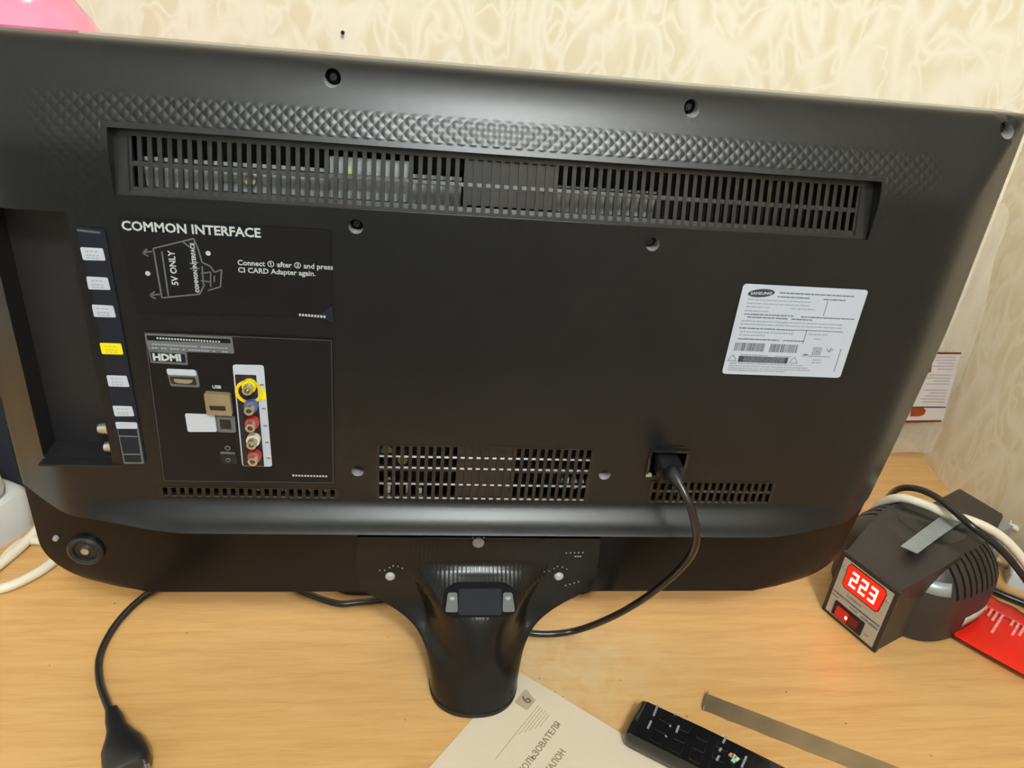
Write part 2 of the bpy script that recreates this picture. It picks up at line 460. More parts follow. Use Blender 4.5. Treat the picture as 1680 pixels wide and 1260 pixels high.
RECESS = [  # x0,x1,z0,z1, depth plane, floor?
    (-0.2170, 0.2170, 0.3740, 0.4085, 0.0240, False),   # long upper grille
    (-0.0765, 0.0688, 0.1755, 0.2192, 0.0345, False),   # lower middle grille
    (0.1140, 0.2052, 0.1752, 0.1938, 0.0345, False),    # lower right grille
    (-0.2165, -0.1030, 0.1748, 0.1828, 0.0345, False),  # lower left grille
    (0.1095, 0.1340, 0.1995, 0.2190, 0.0220, True),     # mains socket well
    (-0.2885, -0.2430, 0.1985, 0.3630, 0.0120, True),   # side connector bay
]
def lines(a, b, step, extra):
    L = [a + (b - a) * i / round((b - a) / step) for i in range(round((b - a) / step) + 1)]
    for e in extra:
        L = [q for q in L if abs(q - e) > step * 0.3 or q in (a, b)] + [e]
    return sorted(set(L))
XS = lines(-W2, W2, 0.0035, [r[i] for r in RECESS for i in (0, 1)] + [-0.3205, 0.3205, -.25, .25])
ZS = lines(ZB, ZT, 0.003, [r[i] for r in RECESS for i in (2, 3)] + [0.156, 0.1554, 0.1575, 0.159, 0.1605, 0.1622, 0.1645, 0.1670, 0.1695, 0.1715, 0.1735, 0.4475, 0.4455])
mb = MB()
nx, nz = len(XS), len(ZS)
vid = {}
for j, z in enumerate(ZS):
    for i, x in enumerate(XS):
        vid[i, j] = len(mb.v); mb.v.append((xmap(x, z), -prot(x, z), z))
def rec_at(i, j):
    xc = (XS[i] + XS[i + 1]) / 2; zc = (ZS[j] + ZS[j + 1]) / 2
    for k, r in enumerate(RECESS):
        if r[0] < xc < r[1] and r[2] < zc < r[3]: return k
    return -1
RC = {(i, j): rec_at(i, j) for i in range(nx - 1) for j in range(nz - 1)}
deep = {}
def dv(i, j, k):
    if (i, j, k) not in deep:
        deep[i, j, k] = len(mb.v); x, y, z = mb.v[vid[i, j]]; mb.v.append((x, -RECESS[k][4], z))
    return deep[i, j, k]
for (i, j), k in RC.items():
    if k < 0:
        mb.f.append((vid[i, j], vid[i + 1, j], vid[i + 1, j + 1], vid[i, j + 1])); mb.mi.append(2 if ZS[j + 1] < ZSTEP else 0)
    else:
        if RECESS[k][5]:
            mb.f.append((dv(i, j, k), dv(i + 1, j, k), dv(i + 1, j + 1, k), dv(i, j + 1, k))); mb.mi.append(1)
        for (di, dj), (a, b) in (((-1, 0), ((i, j), (i, j + 1))), ((1, 0), ((i + 1, j), (i + 1, j + 1))), ((0, -1), ((i, j), (i + 1, j))), ((0, 1), ((i, j + 1), (i + 1, j + 1)))):
            if RC.get((i + di, j + dj), -1) != k:
                mb.f.append((vid[a], vid[b], dv(*b, k), dv(*a, k))); mb.mi.append(1 if RECESS[k][5] else 0)
# rim back to the front frame
def rimv(i, j):
    x, y, z = mb.v[vid[i, j]]; n = len(mb.v); mb.v.append((x, 0.004, z)); return n
loop = [(i, 0) for i in range(nx)] + [(nx - 1, j) for j in range(1, nz)] + [(i, nz - 1) for i in range(nx - 2, -1, -1)] + [(0, j) for j in range(nz - 2, 0, -1)]
rv = [rimv(*q) for q in loop]
for a in range(len(loop)):
    b = (a + 1) % len(loop); mb.f.append((vid[loop[a]], vid[loop[b]], rv[b], rv[a])); mb.mi.append(0)
cover = mb.build('back_cover', [M_TV, M_RECESS, M_LOWER_SHADE], tv, True, 32)

# screw wells: real holes bored through the cover, each with its own cup and screw
HOLES = [(545, 128, 'b'), (1135, 178, 'b'), (1652, 214, 'b'), (584, 372, 'f'), (1071, 401, 'f'), (587, 773, 'f'), (992, 779, 'f'), (785, 890, 'l'), (640, 946, 'l'), (917, 946, 'l')]
cut = MB(); wells = []
for px, py, ty in HOLES[:7]:
    Y = BY
    for _ in range(12):
        x, z = T(px, py, Y); Y = -prot(x, z)
    wells.append((x, Y, z)); r = 0.0046 if ty == 'b' else 0.0042
    cut.lathe([(0, Y - 0.02), (r, Y - 0.02), (r, Y + 0.012), (0, Y + 0.012)], (x, 0, z), 'y', 24)
def boolean(o, cutter, op='DIFFERENCE', solver='EXACT'):
    c = cutter.build('cutter', M_BLACK)
    md = o.modifiers.new('b', 'BOOLEAN'); md.operation = op; md.object = c; md.solver = solver
    bpy.context.view_layer.update()
    me = bpy.data.meshes.new_from_object(o.evaluated_get(bpy.context.evaluated_depsgraph_get()))
    o.modifiers.clear(); old = o.data; o.data = me; me.name = old.name
    bpy.data.objects.remove(c)
# the cover is an open sheet, so the wells are punched by removing and rebuilding faces around each centre
def punch(o, x, z, r):
    bm = bmesh.new(); bm.from_mesh(o.data)
    near = [f for f in bm.faces if (Vector((f.calc_center_median().x - x, f.calc_center_median().z - z))).length < r * 1.9 and f.normal.y < -0.2]
    kill = [f for f in near]
    edges = set(e for f in kill for e in f.edges)
    border = [e for e in edges if sum(1 for f in e.link_faces if f in kill) == 1]
    bv = sorted(set(v for e in border for v in e.verts), key=lambda v: math.atan2(v.co.z - z, v.co.x - x))
    bmesh.ops.delete(bm, geom=kill, context='FACES_ONLY')
    n = 28; ring = []
    for i in range(n):
        a = -PI + 2 * PI * i / n; qx, qz = x + r * math.cos(a), z + r * math.sin(a)
        ring.append(bm.verts.new((qx, -prot(qx, qz), qz)))
    # stitch two angular loops
    A = [(math.atan2(v.co.z - z, v.co.x - x), v) for v in bv]; B = [(-PI + 2 * PI * i / n, ring[i]) for i in range(n)]
    i = j = 0; na, nb = len(A), len(B)
    while i < na or j < nb:
        ai = A[(i + 1) % na][0] + (2 * PI if i + 1 >= na else 0); bj = B[(j + 1) % nb][0] + (2 * PI if j + 1 >= nb else 0)
        try:
            if (ai <= bj and i < na) or j >= nb:
                f = bm.faces.new((A[i % na][1], A[(i + 1) % na][1], B[j % nb][1])); i += 1
            else:
                f = bm.faces.new((A[i % na][1], B[(j + 1) % nb][1], B[j % nb][1])); j += 1
            f.smooth = True
        except ValueError:
            i += 1
    bmesh.ops.recalc_face_normals(bm, faces=bm.faces)
    bm.to_mesh(o.data); bm.free()
for (x, Y, z), (px, py, ty) in zip(wells, HOLES):
    r = 0.0046 if ty == 'b' else 0.0041
    punch(cover, x, z, r)
    c = MB(); n = 28; vs = []; fs = []
    dp = 0.009
    for t in (0, 1):
        for i in range(n):
            a = 2 * PI * i / n; qx, qz = x + r * math.cos(a), z + r * math.sin(a)
            vs.append((qx, -prot(qx, qz) if t == 0 else Y + dp, qz))
    fs = [(i, (i + 1) % n, n + (i + 1) % n, n + i) for i in range(n)]
    c.add(vs, fs); c.add(vs[n:], [tuple(range(n))], 1); cup = c.build('screw_well', [M_BOSS, M_DEAD], tv, True)  # lit grey walls, dark floor: light and shade of the hole put into colour
    s = MB(); s.lathe([(0, Y + dp - 0.003), (0.0018, Y + dp - 0.003), (0.0026, Y + dp - 0.0018), (0.0028, Y + dp)], (x, 0, z), 'y', 16)
    s.box(x - .0014, x + .0014, Y + dp - .0033, Y + dp - .0029, z - .0003, z + .0003)
    s.box(x - .0003, x + .0003, Y + dp - .0033, Y + dp - .0029, z - .0014, z + .0014)
    s.build('screw', M_SCREW, cup, True)

# front frame and screen (facing the wall)
def outline(ins=0.0):
    R = []
    for i in range(13):
        z = ZB + 0.045 * i / 12; R.append((xlim(z) - ins, z + (ins if i == 0 else 0)))
    R += [(W2 - ins, ZT - 0.003 - ins), (W2 - 0.003 - ins, ZT - ins)]
    Rr = []
    for a, b in R: Rr.append((a - taper(b), b))
    k = len(R) - 2
    Rr = Rr[:k] + [(W2 - ins - taper(.11 + .04 * i), .11 + .04 * i) for i in range(6)] + Rr[k:]
    return Rr + [(-a, b) for a, b in R[::-1]]
mb = MB(); mb.prism(outline(), 0.0035, 0.018, 'y'); mb.build('front_frame', M_GLOSS, tv)
mb = MB(); mb.box(-0.305, 0.305, 0.0178, 0.0188, 0.092, 0.437); mb.build('screen', M_GLOSS, tv)
# bottom lip notches and rubber tabs seen below the cover
# round hollow boss and speaker dimple at the lower left
bx_, bz_ = T(140, 904, -0.009)
mb = MB(); mb.lathe([(0.0085, -0.0100), (0.0105, -0.0112), (0.0125, -0.0098), (0.0130, -0.006)], (bx_, 0, bz_), 'y', 28); mb.lathe([(0.0085, -0.0100), (0.0078, -0.0080), (0.0, -0.0078)], (bx_, 0, bz_), 'y', 28)
bos = mb.build('round_boss', M_BLACK, tv, True)
mb = MB(); mb.lathe([(0, -0.0115), (0.0028, -0.0112), (0.0034, -0.008)], (bx_ + .0005, 0, bz_ + .001), 'y', 16); mb.build('screw', M_METAL, bos, True)
mb = MB(); q = T(83, 885, -0.006); mb.lathe([(0, -0.0068), (0.0018, -0.0062), (0.0024, -0.001)], (q[0] + .003, 0, q[1]), 'y', 14); mb.build('clip', M_BOSS, tv, True)

# grilles ----------------------------------------------------
def grille(x0, x1, z0, z1, pf, pitch, rows, bar=0.0024, blanks=None, th=0.003, skip=0.0, tilt=0.0, ch=(0.0013, 0.0009)):
    # pf is the face depth at the bottom row; tilt lets the face lean back towards the top
    zb0 = rows[0][0]; zb1 = rows[-1][1]
    def face(z): return -(pf - tilt * (z - zb0) / (zb1 - zb0))
    def slab(mb, xa, xb, za, zc, off=0.0, chtop=False):
        c1, c2 = ch if chtop else (0, 0)
        P = [(face(za) + off, za)]
        if chtop: P += [(face(zc - c1) + off, zc - c1), (face(zc) + off + c2, zc)]
        else: P += [(face(zc) + off, zc)]
        P += [(face(zc) + off + th + c2, zc), (face(za) + off + th, za)]
        mb.prism(P, xa, xb, 'x')
    g = MB(); a, b = x0 + skip, x1 - skip
    if skip > .001: slab(g, x0, a, z0, z1); slab(g, b, x1, z0, z1)
    slab(g, a, b, zb1, z1); slab(g, a, b, z0, zb0, chtop=True)
    go = g.build('grille_frame', M_SATIN, tv)
    n = max(1, round((b - a) / pitch)); pt = (b - a) / n
    m = MB(); slab(m, -bar / 2, bar / 2, zb0 - ch[0], zb1)
    first = m.build('slat', M_SATIN, go, loc=(a, 0, 0))
    for i in range(1, n + 1):
        c = first.copy(); COL.objects.link(c); c.location = (a + pt * i, 0, 0)
    for (r0, r1), (s0, s1) in zip(rows, rows[1:]):
        m = MB(); slab(m, a, b, r1, s0, off=0.0003, chtop=True); m.build('cross_bar', M_SATIN, go)
    for bl in (blanks or []):
        m = MB(); slab(m, bl[0], bl[1], zb0 + .001, zb1 - .0008, off=0.0010); m.build('blanking_plate', M_SATIN, go)
    return go
grille(*RECESS[0][:4], 0.0362, 0.00515, [(0.3782, 0.3892), (0.3910, 0.4035)], blanks=[(-0.0290, 0.0232)], skip=0.0085, th=0.003, tilt=0.0075, ch=(0.0024, 0.0003))
grille(*RECESS[1][:4], 0.0399, 0.00535, [(0.1768, 0.1870), (0.1882, 0.1984), (0.2014, 0.2090), (0.2102, 0.2182)], blanks=[(-0.0228, 0.0150)], skip=0.0004, ch=(0.0010, 0.0008))
grille(*RECESS[2][:4], 0.0399, 0.0054, [(0.1764, 0.1840), (0.1856, 0.1930)], skip=0.0004)
grille(*RECESS[3][:4], 0.0399, 0.0053, [(0.1756, 0.1820)], skip=0.0004)
# what shows through the slots: steel sheet, board edge and little coils
for q in ((-0.205, -0.105, -0.0225, -0.0215, 0.362, 0.3915), (-0.1045, -0.060, -0.0240, -0.0230, 0.362, 0.399), (0.024, 0.086, -0.0215, -0.0205, 0.362, 0.3905), (-0.06, -0.03, -0.020, -0.019, 0.362, 0.391)):
    ins = MB(); ins.box(*q); ins.build('inner_steel_sheet', M_CHROMEIN, tv)
M_CAP = mat('pale_capacitor', lin(205, 205, 150), 0.4)
for cx, cz, r in ((-0.071, 0.206, 0.004), (-0.060, 0.1985, 0.0035), (-0.148, 0.3835, 0.003), (-0.094, 0.3905, 0.003), (-0.150, 0.1775, 0.003)):
    ins = MB(); ins.lathe([(0, -0.027), (r, -0.027), (r, -0.018), (0, -0.018)], (cx, 0, cz), 'y', 14); ins.build('capacitor', M_CAP, tv, True)
random.seed(3)
for x0, x1, z0 in ((-0.07, -0.035, 0.176), (0.035, 0.065, 0.182), (0.115, 0.14, 0.177), (-0.165, -0.105, 0.176)):
    for i in range(5):
        ins = MB(); a = x0 + (x1 - x0) * random.random(); ins.box(a, a + .002, -0.034, -0.028, z0, z0 + 0.004 + 0.006 * random.random()); ins.build('inner_clip', M_CHROMEIN, tv)
ins = MB(); ins.box(-0.25, 0.25, -0.010, -0.009, 0.165, 0.42); ins.build('inner_board', M_RECESS, tv)

# mains socket ------------------------------------------------
sx0, sx1, sz0, sz1 = RECESS[4][:4]
mb = MB()
for a in ((sx0 - .002, sx1 + .002, sz1 - .0006, sz1 + .001), (sx0 - .002, sx1 + .002, sz0 - .0015, sz0), (sx0 - .002, sx0, sz0, sz1), (sx1, sx1 + .002, sz0, sz1)):
    mb.box(a[0], a[1], -0.0413, -0.036, a[2], a[3])
mb.box(sx0 + .002, sx1 - .002, -0.0405, -0.0398, sz1 + .0035, sz1 + .0041)
sock = mb.build('mains_socket', M_GLOSS, tv)
mb = MB(); mb.prism(rrect(sx0 + .004, sx1 - .004, sz0 + .004, sz1 - .004, 0.004), -0.026, -0.0225, 'y'); mb.build('socket_insert', M_BLACK, sock)
mb = MB(); mb.box(sx0 - .0015, sx0 + .0025, -0.0417, -0.0395, sz0 - .001, sz0 + .001); mb.build('lit_lug', M_BOSS, sock)

# flat film / print helpers on the back ------------------------
def film(name, m, pts, Y=BY, th=0.0005, r=0.002, parent=tv, lab=None):
    mb = MB(); mb.prism(rpoly([T(*p) for p in pts], r) if r > 0 else [T(*p) for p in pts], Y, Y - th, 'y')
    o = mb.build(name, m, parent)
    if lab: o['label'] = lab
    return o
def strokes(name, m, segs, wd, Y, parent, th=0.00015):
    mb = MB()
    for a, b in segs:
        a = Vector(T(*a)); b = Vector(T(*b)); d = (b - a)
        if d.length < 1e-6: continue
        n = Vector((-d.y, d.x)).normalized() * wd / 2
        mb.prism([a - n, b - n, b + n, a + n], Y, Y - th, 'y')
    return mb.build(name, m, parent)

# instruction sticker COMMON INTERFACE
ci = film('instruction_sticker', M_PANEL, [(190, 357), (543, 378), (545, 500), (520, 519), (225, 512), (200, 400)], r=0.003)
ci['label'] = 'thin black sticker with pale line drawing and writing'
mb = MB(); mb.prism([T(545, 500), T(520, 519), T(548, 528)], BY - .0004, BY - .0012, 'y'); mb.build('lifted_corner', M_NAVY, ci)
Yp = BY - 0.0005
mb = MB()
a = T(200, 373); b = T(377, 385)
put_text(mb, 'COMMON INTERFACE', 0.0074, tvM(a[0], a[1] - .0012, Yp - .0001), sx=0.99, bold=0.00018)
a = T(390, 434); put_text(mb, 'Connect \u2460 after \u2461 and press', 0.0043, tvM(a[0], a[1], Yp - .0001), sx=1.0, bold=0.00008)
a = T(391, 446); put_text(mb, 'CI CARD Adapter again.', 0.0043, tvM(a[0], a[1], Yp - .0001), sx=1.0, bold=0.00008)
a = T(299, 416); put_text(mb, '5V ONLY', 0.0050, tvM(a[0] - .004, a[1] - .019, Yp - .0001, 90), bold=0.0001)
a = T(296, 400); put_text(mb, 'COMMON INTERFACE', 0.0031, tvM(a[0] + .0075, a[1] - .0285, Yp - .0001, 90), sx=.95, bold=0.00008)
mb.build('printed_text', M_WHITEPR, ci)
sg = [((252, 407), (318, 391)), ((318, 391), (326, 410)), ((252, 407), (266, 488)), ((266, 488), (328, 482)), ((326, 410), (332, 430)), ((332, 430), (345, 436)), ((345, 436), (352, 446)), ((328, 482), (336, 466)),
      ((266, 412), (277, 486)), ((312, 432), (326, 430)), ((312, 440), (328, 440)), ((330, 448), (346, 446)), ((330, 460), (346, 462)), ((322, 450), (324, 478)), ((332, 436), (334, 466)), ((352, 446), (364, 442)), ((364, 442), (362, 470)), ((362, 470), (342, 476)),
      ((346, 446), (346, 470)), ((352, 452), (352, 462)), ((234, 414), (250, 412)), ((234, 414), (242, 408)), ((234, 414), (244, 420)), ((246, 484), (264, 482)), ((246, 484), (254, 478)), ((246, 484), (256, 490)), ((300, 396), (316, 408))]
strokes('line_drawing', M_GREYLINE, sg, 0.0008, Yp, ci)
mb = MB()
for p in ((342, 415), (243, 448)):
    a = T(*p); mb.lathe([(0.0, Yp - .0002), (0.0014, Yp - .0002), (0.0014, Yp), (0, Yp)], (a[0], 0, a[1]), 'y', 12)
for i in range(9):
    a = T(491 + i * 5.0, 515 + i * .4); mb.box(a[0], a[0] + .0012, Yp - .0009, Yp - .0006, a[1] - .0007, a[1] + .0007)
mb.build('printed_marks', M_WHITEPR, ci)

# port panel
pp = film('port_panel', M_PANEL, [(236, 543), (546, 556), (549, 793), (268, 790)], r=0.003, th=0.0007)
Yq = BY - 0.0007
cor = [(238, 545), (544, 558), (547, 791), (270, 788)]
strokes('border_line', mat('dim_border_print', lin(58, 60, 62), 0.5), [(cor[i], cor[(i + 1) % 4]) for i in range(4)], 0.0005, Yq, pp)
film('licence_plate_print', M_GREYLINE, [(238, 546), (381, 552), (385, 579), (244, 574)], Y=Yq, th=.0002, r=.0006, parent=pp)
film('licence_plate_print', M_PANEL, [(241, 549), (378, 555), (379, 562), (243, 557)], Y=Yq - .0002, th=.0002, r=0, parent=pp)
film('logo_frame', M_GREYLINE, [(244, 573), (307, 577), (309, 598), (248, 594)], Y=Yq, th=.0002, r=.0006, parent=pp)
film('logo_frame', M_NAVY, [(247, 576), (304, 580), (306, 594), (250, 591)], Y=Yq - .0002, th=.0002, r=.0003, parent=pp)
mb = MB(); a = T(252, 590); put_text(mb, 'HDMI', 0.0062, tvM(a[0], a[1] + .0003, Yq - .0005), sx=1.05, bold=0.0003)
a = T(349, 636); put_text(mb, 'USB', 0.0030, tvM(a[0], a[1], Yq - .0001), bold=0.0001)
for i in range(12):
    a = T(480 + i * 4.9, 779 + i * .12); mb.box(a[0], a[0] + .0012, Yq - .0002, Yq, a[1] - .0006, a[1] + .0006)
for i in range(22):
    a = T(258 + i * 4.8, 553.4 + i * .28); mb.box(a[0], a[0] + .0010, Yq - .0006, Yq - .0004, a[1] - .0005, a[1] + .0005)
mb.build('printed_text', M_WHITEPR, pp)
mb = MB()
for r_ in range(2):
    for i in range(26):
        if random.random() < .2: continue
        a = T(250 + i * 5.0, 563.5 + r_ * 6 + i * .28); mb.box(a[0], a[0] + .0013, Yq - .0003, Yq - .0001, a[1] - .0004, a[1] + .0004)
mb.build('printed_marks', M_STICKGREY, pp)
# HDMI port
hd = film('video_port', M_GREYLINE, [(275, 609), (324, 606), (329, 634), (281, 632)], Y=Yq, th=.0006, r=.0012, parent=pp, lab='wide flat port with white header')
film('header_print', M_STICK, [(274, 603), (321, 605), (324, 615), (276, 613)], Y=Yq - .0006, th=.0002, r=.0012, parent=hd)
film('port_cavity', M_RECESS, [(279, 616), (321, 618), (324, 630), (283, 628)], Y=Yq - .0006, th=.0002, r=.0008, parent=hd)
film('contact_tongue', M_GOLD, [(286, 619), (318, 621), (316, 625), (310, 627), (294, 626), (288, 624)], Y=Yq - .0008, th=.0006, r=.0005, parent=hd)
# USB port
us = film('serial_port', M_BEIGE, [(337, 640), (379, 643), (384, 677), (342, 675)], Y=Yq, th=.0035, r=.0012, parent=pp, lab='tinned metal port with dark slot')
film('port_slot', M_RECESS, [(346, 660), (372, 661), (373, 668), (348, 667)], Y=Yq - .0035, th=.0003, r=.0005, parent=us)
# LAN style port with white note beside
ln = film('network_port', M_GREYLINE, [(355, 679), (386, 681), (388, 708), (358, 707)], Y=Yq, th=.0008, r=.0012, parent=pp)
film('port_slot', M_RECESS, [(361, 686), (379, 687), (381, 702), (363, 701)], Y=Yq - .0008, th=.0003, r=.0006, parent=ln)
film('white_note', M_STICK, [(304, 677), (353, 679), (357, 707), (309, 707)], Y=Yq, th=.0005, r=.0012, parent=pp)
# headphone jack
hp = film('headphone_jack', M_RECESS, [(362, 744), (388, 745), (390, 760), (364, 759)], Y=Yq, th=.0005, r=.0008, parent=pp)
film('header_print', M_GREYLINE, [(362, 740), (386, 741), (386, 744), (362, 743)], Y=Yq, th=.0003, r=0, parent=hp)
mb = MB(); a = T(374, 734); mb.lathe([(0.0010, Yq - .0003), (0.0018, Yq - .0003), (0.0018, Yq), (0.0010, Yq)], (a[0], 0, a[1]), 'y', 14)
a = T(375, 753); mb.lathe([(0.0008, Yq - .0010), (0.0015, Yq - .0010), (0.0015, Yq - .0004)], (a[0], 0, a[1]), 'y', 14); mb.build('jack_ring', M_GREYLINE, hp)
# component strip with five jacks
st = film('component_strip', M_STICK, [(382, 597), (433, 598), (447, 764), (398, 763)], Y=Yq, th=.0004, r=.0018, parent=pp, lab='white surround with yellow patch beside the jacks')
film('strip_well', M_RECESS, [(386, 613), (421, 614), (434, 763), (400, 762)], Y=Yq - .0004, th=.0003, r=.0006, parent=st)
film('yellow_patch', M_YELLOW, [(426, 637), (436, 638), (438, 654), (430, 654), (427, 646)], Y=Yq - .0004, th=.0003, r=.0004, parent=st)
mb = MB(); a = T(409, 641)
mb.lathe([(0.0062, Yq - .0013), (0.0082, Yq - .0013), (0.0082, Yq - .0005), (0.0062, Yq - .0005), (0.0062, Yq - .0013)], (a[0], 0, a[1]), 'y', 32); mb.build('yellow_ring', M_YELJ, st)
mb = MB()
for y_ in (630, 669, 697, 724, 750):
    a = T(430 + (y_ - 630) * .09, y_); mb.box(a[0] - .0012, a[0] + .0012, Yq - .0006, Yq - .0004, a[1] - .0004, a[1] + .0004)
mb.build('printed_marks', M_STICKMID, st)
for (px, py), m in zip(((406, 640), (409, 673), (411, 701), (413, 729), (415, 756)), (M_YELJ, M_BLUE, M_RED, M_WHITEJ, M_RED)):
    a = T(px, py, Yq - .008)
    mb = MB(); mb.lathe([(0.0030, Yq - .0006), (0.0030, Yq - .0095), (0.0016, Yq - .0095), (0.0016, Yq - .004), (0, Yq - .004)], (a[0], 0, a[1]), 'y', 20)
    j = mb.build('round_jack', M_GOLD, st, True)
    mb = MB(); mb.lathe([(0.0042, Yq - .0006), (0.0042, Yq - .0045), (0.0030, Yq - .0045)], (a[0], 0, a[1]), 'y', 20); mb.build('coloured_collar', m, j, True)
    mb = MB(); mb.lathe([(0.0, Yq - .0085), (0.0008, Yq - .0082), (0.0008, Yq - .004)], (a[0], 0, a[1]), 'y', 8); mb.build('jack_core', m, j, True)

# side strip with seven small labels
sst = film('side_strip', M_NAVY, [(125, 372), (172, 376), (240, 760), (205, 760), (190, 700), (150, 470)], r=.001, th=.0004)
mb = MB()
for i in range(8):
    a = T(127 + i * 4.8, 377 + i * .6); mb.box(a[0], a[0] + .0012, BY - .0006, BY - .0004, a[1] - .0006, a[1] + .0006)
mb.build('printed_marks', M_GREYLINE, sst)
for i, (q, m) in enumerate((([(132, 405), (169, 407), (174, 427), (137, 426)], M_STICK), ([(142, 453), (177, 455), (182, 475), (146, 474)], M_STICK), ([(151, 499), (186, 501), (191, 520), (155, 519)], M_STICK),
                ([(164, 562), (199, 563), (203, 581), (168, 580)], M_YELLOW), ([(175, 615), (208, 616), (213, 634), (179, 633)], M_STICK), ([(185, 665), (217, 666), (221, 682), (189, 682)], M_STICK))):
    f_ = film('port_label', m, q, Y=BY - .0004, th=.0003, r=.0008, parent=sst)
    if m is M_YELLOW: f_['label'] = 'yellow port label'
    segs = []
    (x0, y0), (x1, y1), (x2, y2), (x3, y3) = q
    for t, n in ((0.28, 3), (0.6, 4), (0.8, 3)):
        for k in range(n):
            u0 = 0.2 + 0.6 * k / n; u1 = u0 + 0.6 / n * 0.7
            P = lambda u: (x0 + (x1 - x0) * u + (x3 - x0) * t, y0 + (y1 - y0) * u + (y3 - y0) * t)
            segs.append((P(u0), P(u1)))
    strokes('printed_marks', M_STICKGREY if m is M_STICK else mat('olive_print', lin(190, 178, 20), .5), segs, 0.0005, BY - .0007, f_)
lf = film('connector_frame', M_GREYLINE, [(191, 692), (226, 693), (237, 760), (204, 760)], Y=BY - .0004, th=.0003, r=.0008, parent=sst)
film('frame_field', M_NAVY, [(194, 702), (225, 703), (233, 757), (206, 757)], Y=BY - .0007, th=.0002, r=.0005, parent=lf)
film('frame_header', M_STICK, [(190, 691), (225, 692), (226, 702), (192, 702)], Y=BY - .0007, th=.0003, r=.0008, parent=lf)
strokes('frame_rule', M_GREYLINE, [((197, 714), (226, 715)), ((203, 744), (231, 744))], .0009, BY - .0009, lf)
# two aerial connectors standing out of the bay's inner wall
for px, py in ((173, 703), (183, 733)):
    p = on_y(px, py, -0.030)
    mb = MB(); x1 = -0.2428
    mb.lathe([(0, p.x - .004), (0.0030, p.x - .004), (0.0036, p.x - .002), (0.0036, p.x + .003), (0.0045, p.x + .004), (0.0045, x1)], (0, -0.030, p.z), 'x', 18)
    mb.build('aerial_connector', M_GOLD, tv, True)
# bay lip
mb = MB(); a = T(64, 764); b = T(200, 766); mb.prism([(a[0], a[1]), (b[0], b[1]), (b[0], b[1] + .0012), (a[0], a[1] + .0012)], -0.0405, -0.0330, 'y'); mb.build('bay_lip', M_BLACK, tv)

# rating label
R4 = [Vector(T(1222, 466)), Vector(T(1425, 475)), Vector(T(1377, 621)), Vector(T(1182, 611))]
lx0, lx1 = (R4[0].x + R4[3].x) / 2, (R4[1].x + R4[2].x) / 2; lz0, lz1 = (R4[3].y + R4[2].y) / 2, (R4[0].y + R4[1].y) / 2
mb = MB(); mb.prism(rrect(lx0, lx1, lz0, lz1, 0.0022), BY, BY - .0004, 'y'); rl = mb.build('rating_label', M_STICK, tv)
rl['label'] = 'white rating label with barcode and oval logo'
LW, LH = lx1 - lx0, lz1 - lz0; YL = BY - .0004
def L(u, v): return (lx0 + LW * u, lz1 - LH * v)
mb = MB(); c = L(0.155, 0.088); pts = []
for i in range(28):
    a = 2 * PI * i / 28; x = 0.0086 * math.cos(a); y = 0.0027 * math.sin(a); ct, sn = math.cos(.10), math.sin(.10)
    pts.append((c[0] + x * ct - y * sn, c[1] + x * sn + y * ct))
mb.prism(pts, YL, YL - .0001, 'y'); ov = mb.build('oval_logo', M_STICKDARK, rl)
mb = MB(); put_text(mb, 'SAMSUNG', 0.0024, tvM(c[0], c[1] - .0009, YL - .0002, 3), sx=1.25, bold=.00006, align='CENTER'); mb.build('logo_text', M_STICK, ov)
gm, gd, gl = MB(), MB(), MB()
def row(mbx, u0, u1, v, h=0.012, seed=0):
    rnd = random.Random(seed); u = u0
    while u < u1:
        wd = rnd.uniform(.012, .05); e = min(u + wd, u1)
        a = L(u, v - h / 2); b = L(e, v + h / 2); mbx.box(a[0], b[0], YL - .0001, YL, b[1], a[1]); u = e + rnd.uniform(.003, .007)
rows = [(0.30, 0.90, .075, gd), (0.29, .55, .118, gd), (.66, .84, .122, gd), (.06, .56, .160, gm), (.06, .56, .200, gm), (.06, .25, .238, gm), (.42, .62, .238, gm), (.06, .25, .282, gm), (.06, .46, .318, gd), (.52, .96, .322, gd),
        (.09, .42, .350, gd), (.45, .62, .352, gd), (.05, .88, .392, gm), (.05, .88, .428, gm), (.05, .50, .472, gd), (.06, .50, .512, gm), (.06, .27, .548, gm), (.06, .40, .592, gd), (.43, .60, .592, gd), (.62, .78, .510, gm), (.68, .74, .560, gm),
        (.12, .34, .772, gm), (.40, .54, .774, gm), (.62, .86, .758, gm), (.72, .80, .800, gm), (.72, .8, .83, gm), (.04, .66, .872, gm), (.04, .70, .900, gm), (.04, .72, .926, gm), (.04, .52, .950, gm)]
for i, (a, b, v, m) in enumerate(rows): row(m, a, b, v, seed=i)
gm.build('small_print', M_STICKGREY, rl); gd.build('small_print', M_STICKMID, rl)
bc = MB(); rnd = random.Random(5); u = 0.05
while u < 0.57:
    wd = rnd.choice([.003, .004, .008, .012]); a = L(u, .635); b = L(u + wd, .728)
    if not (.29 < u < .33): bc.box(a[0], b[0], YL - .0001, YL, b[1], a[1])
    u += wd + rnd.choice([.003, .004, .006])
bc.build('barcode', M_STICKMID, rl)
dk = MB(); a = L(.105, .785); b = L(.515, .855); dk.box(a[0], b[0], YL - .0001, YL, b[1], a[1])
a = L(.70, .655); b = L(.77, .74); dk2 = MB()
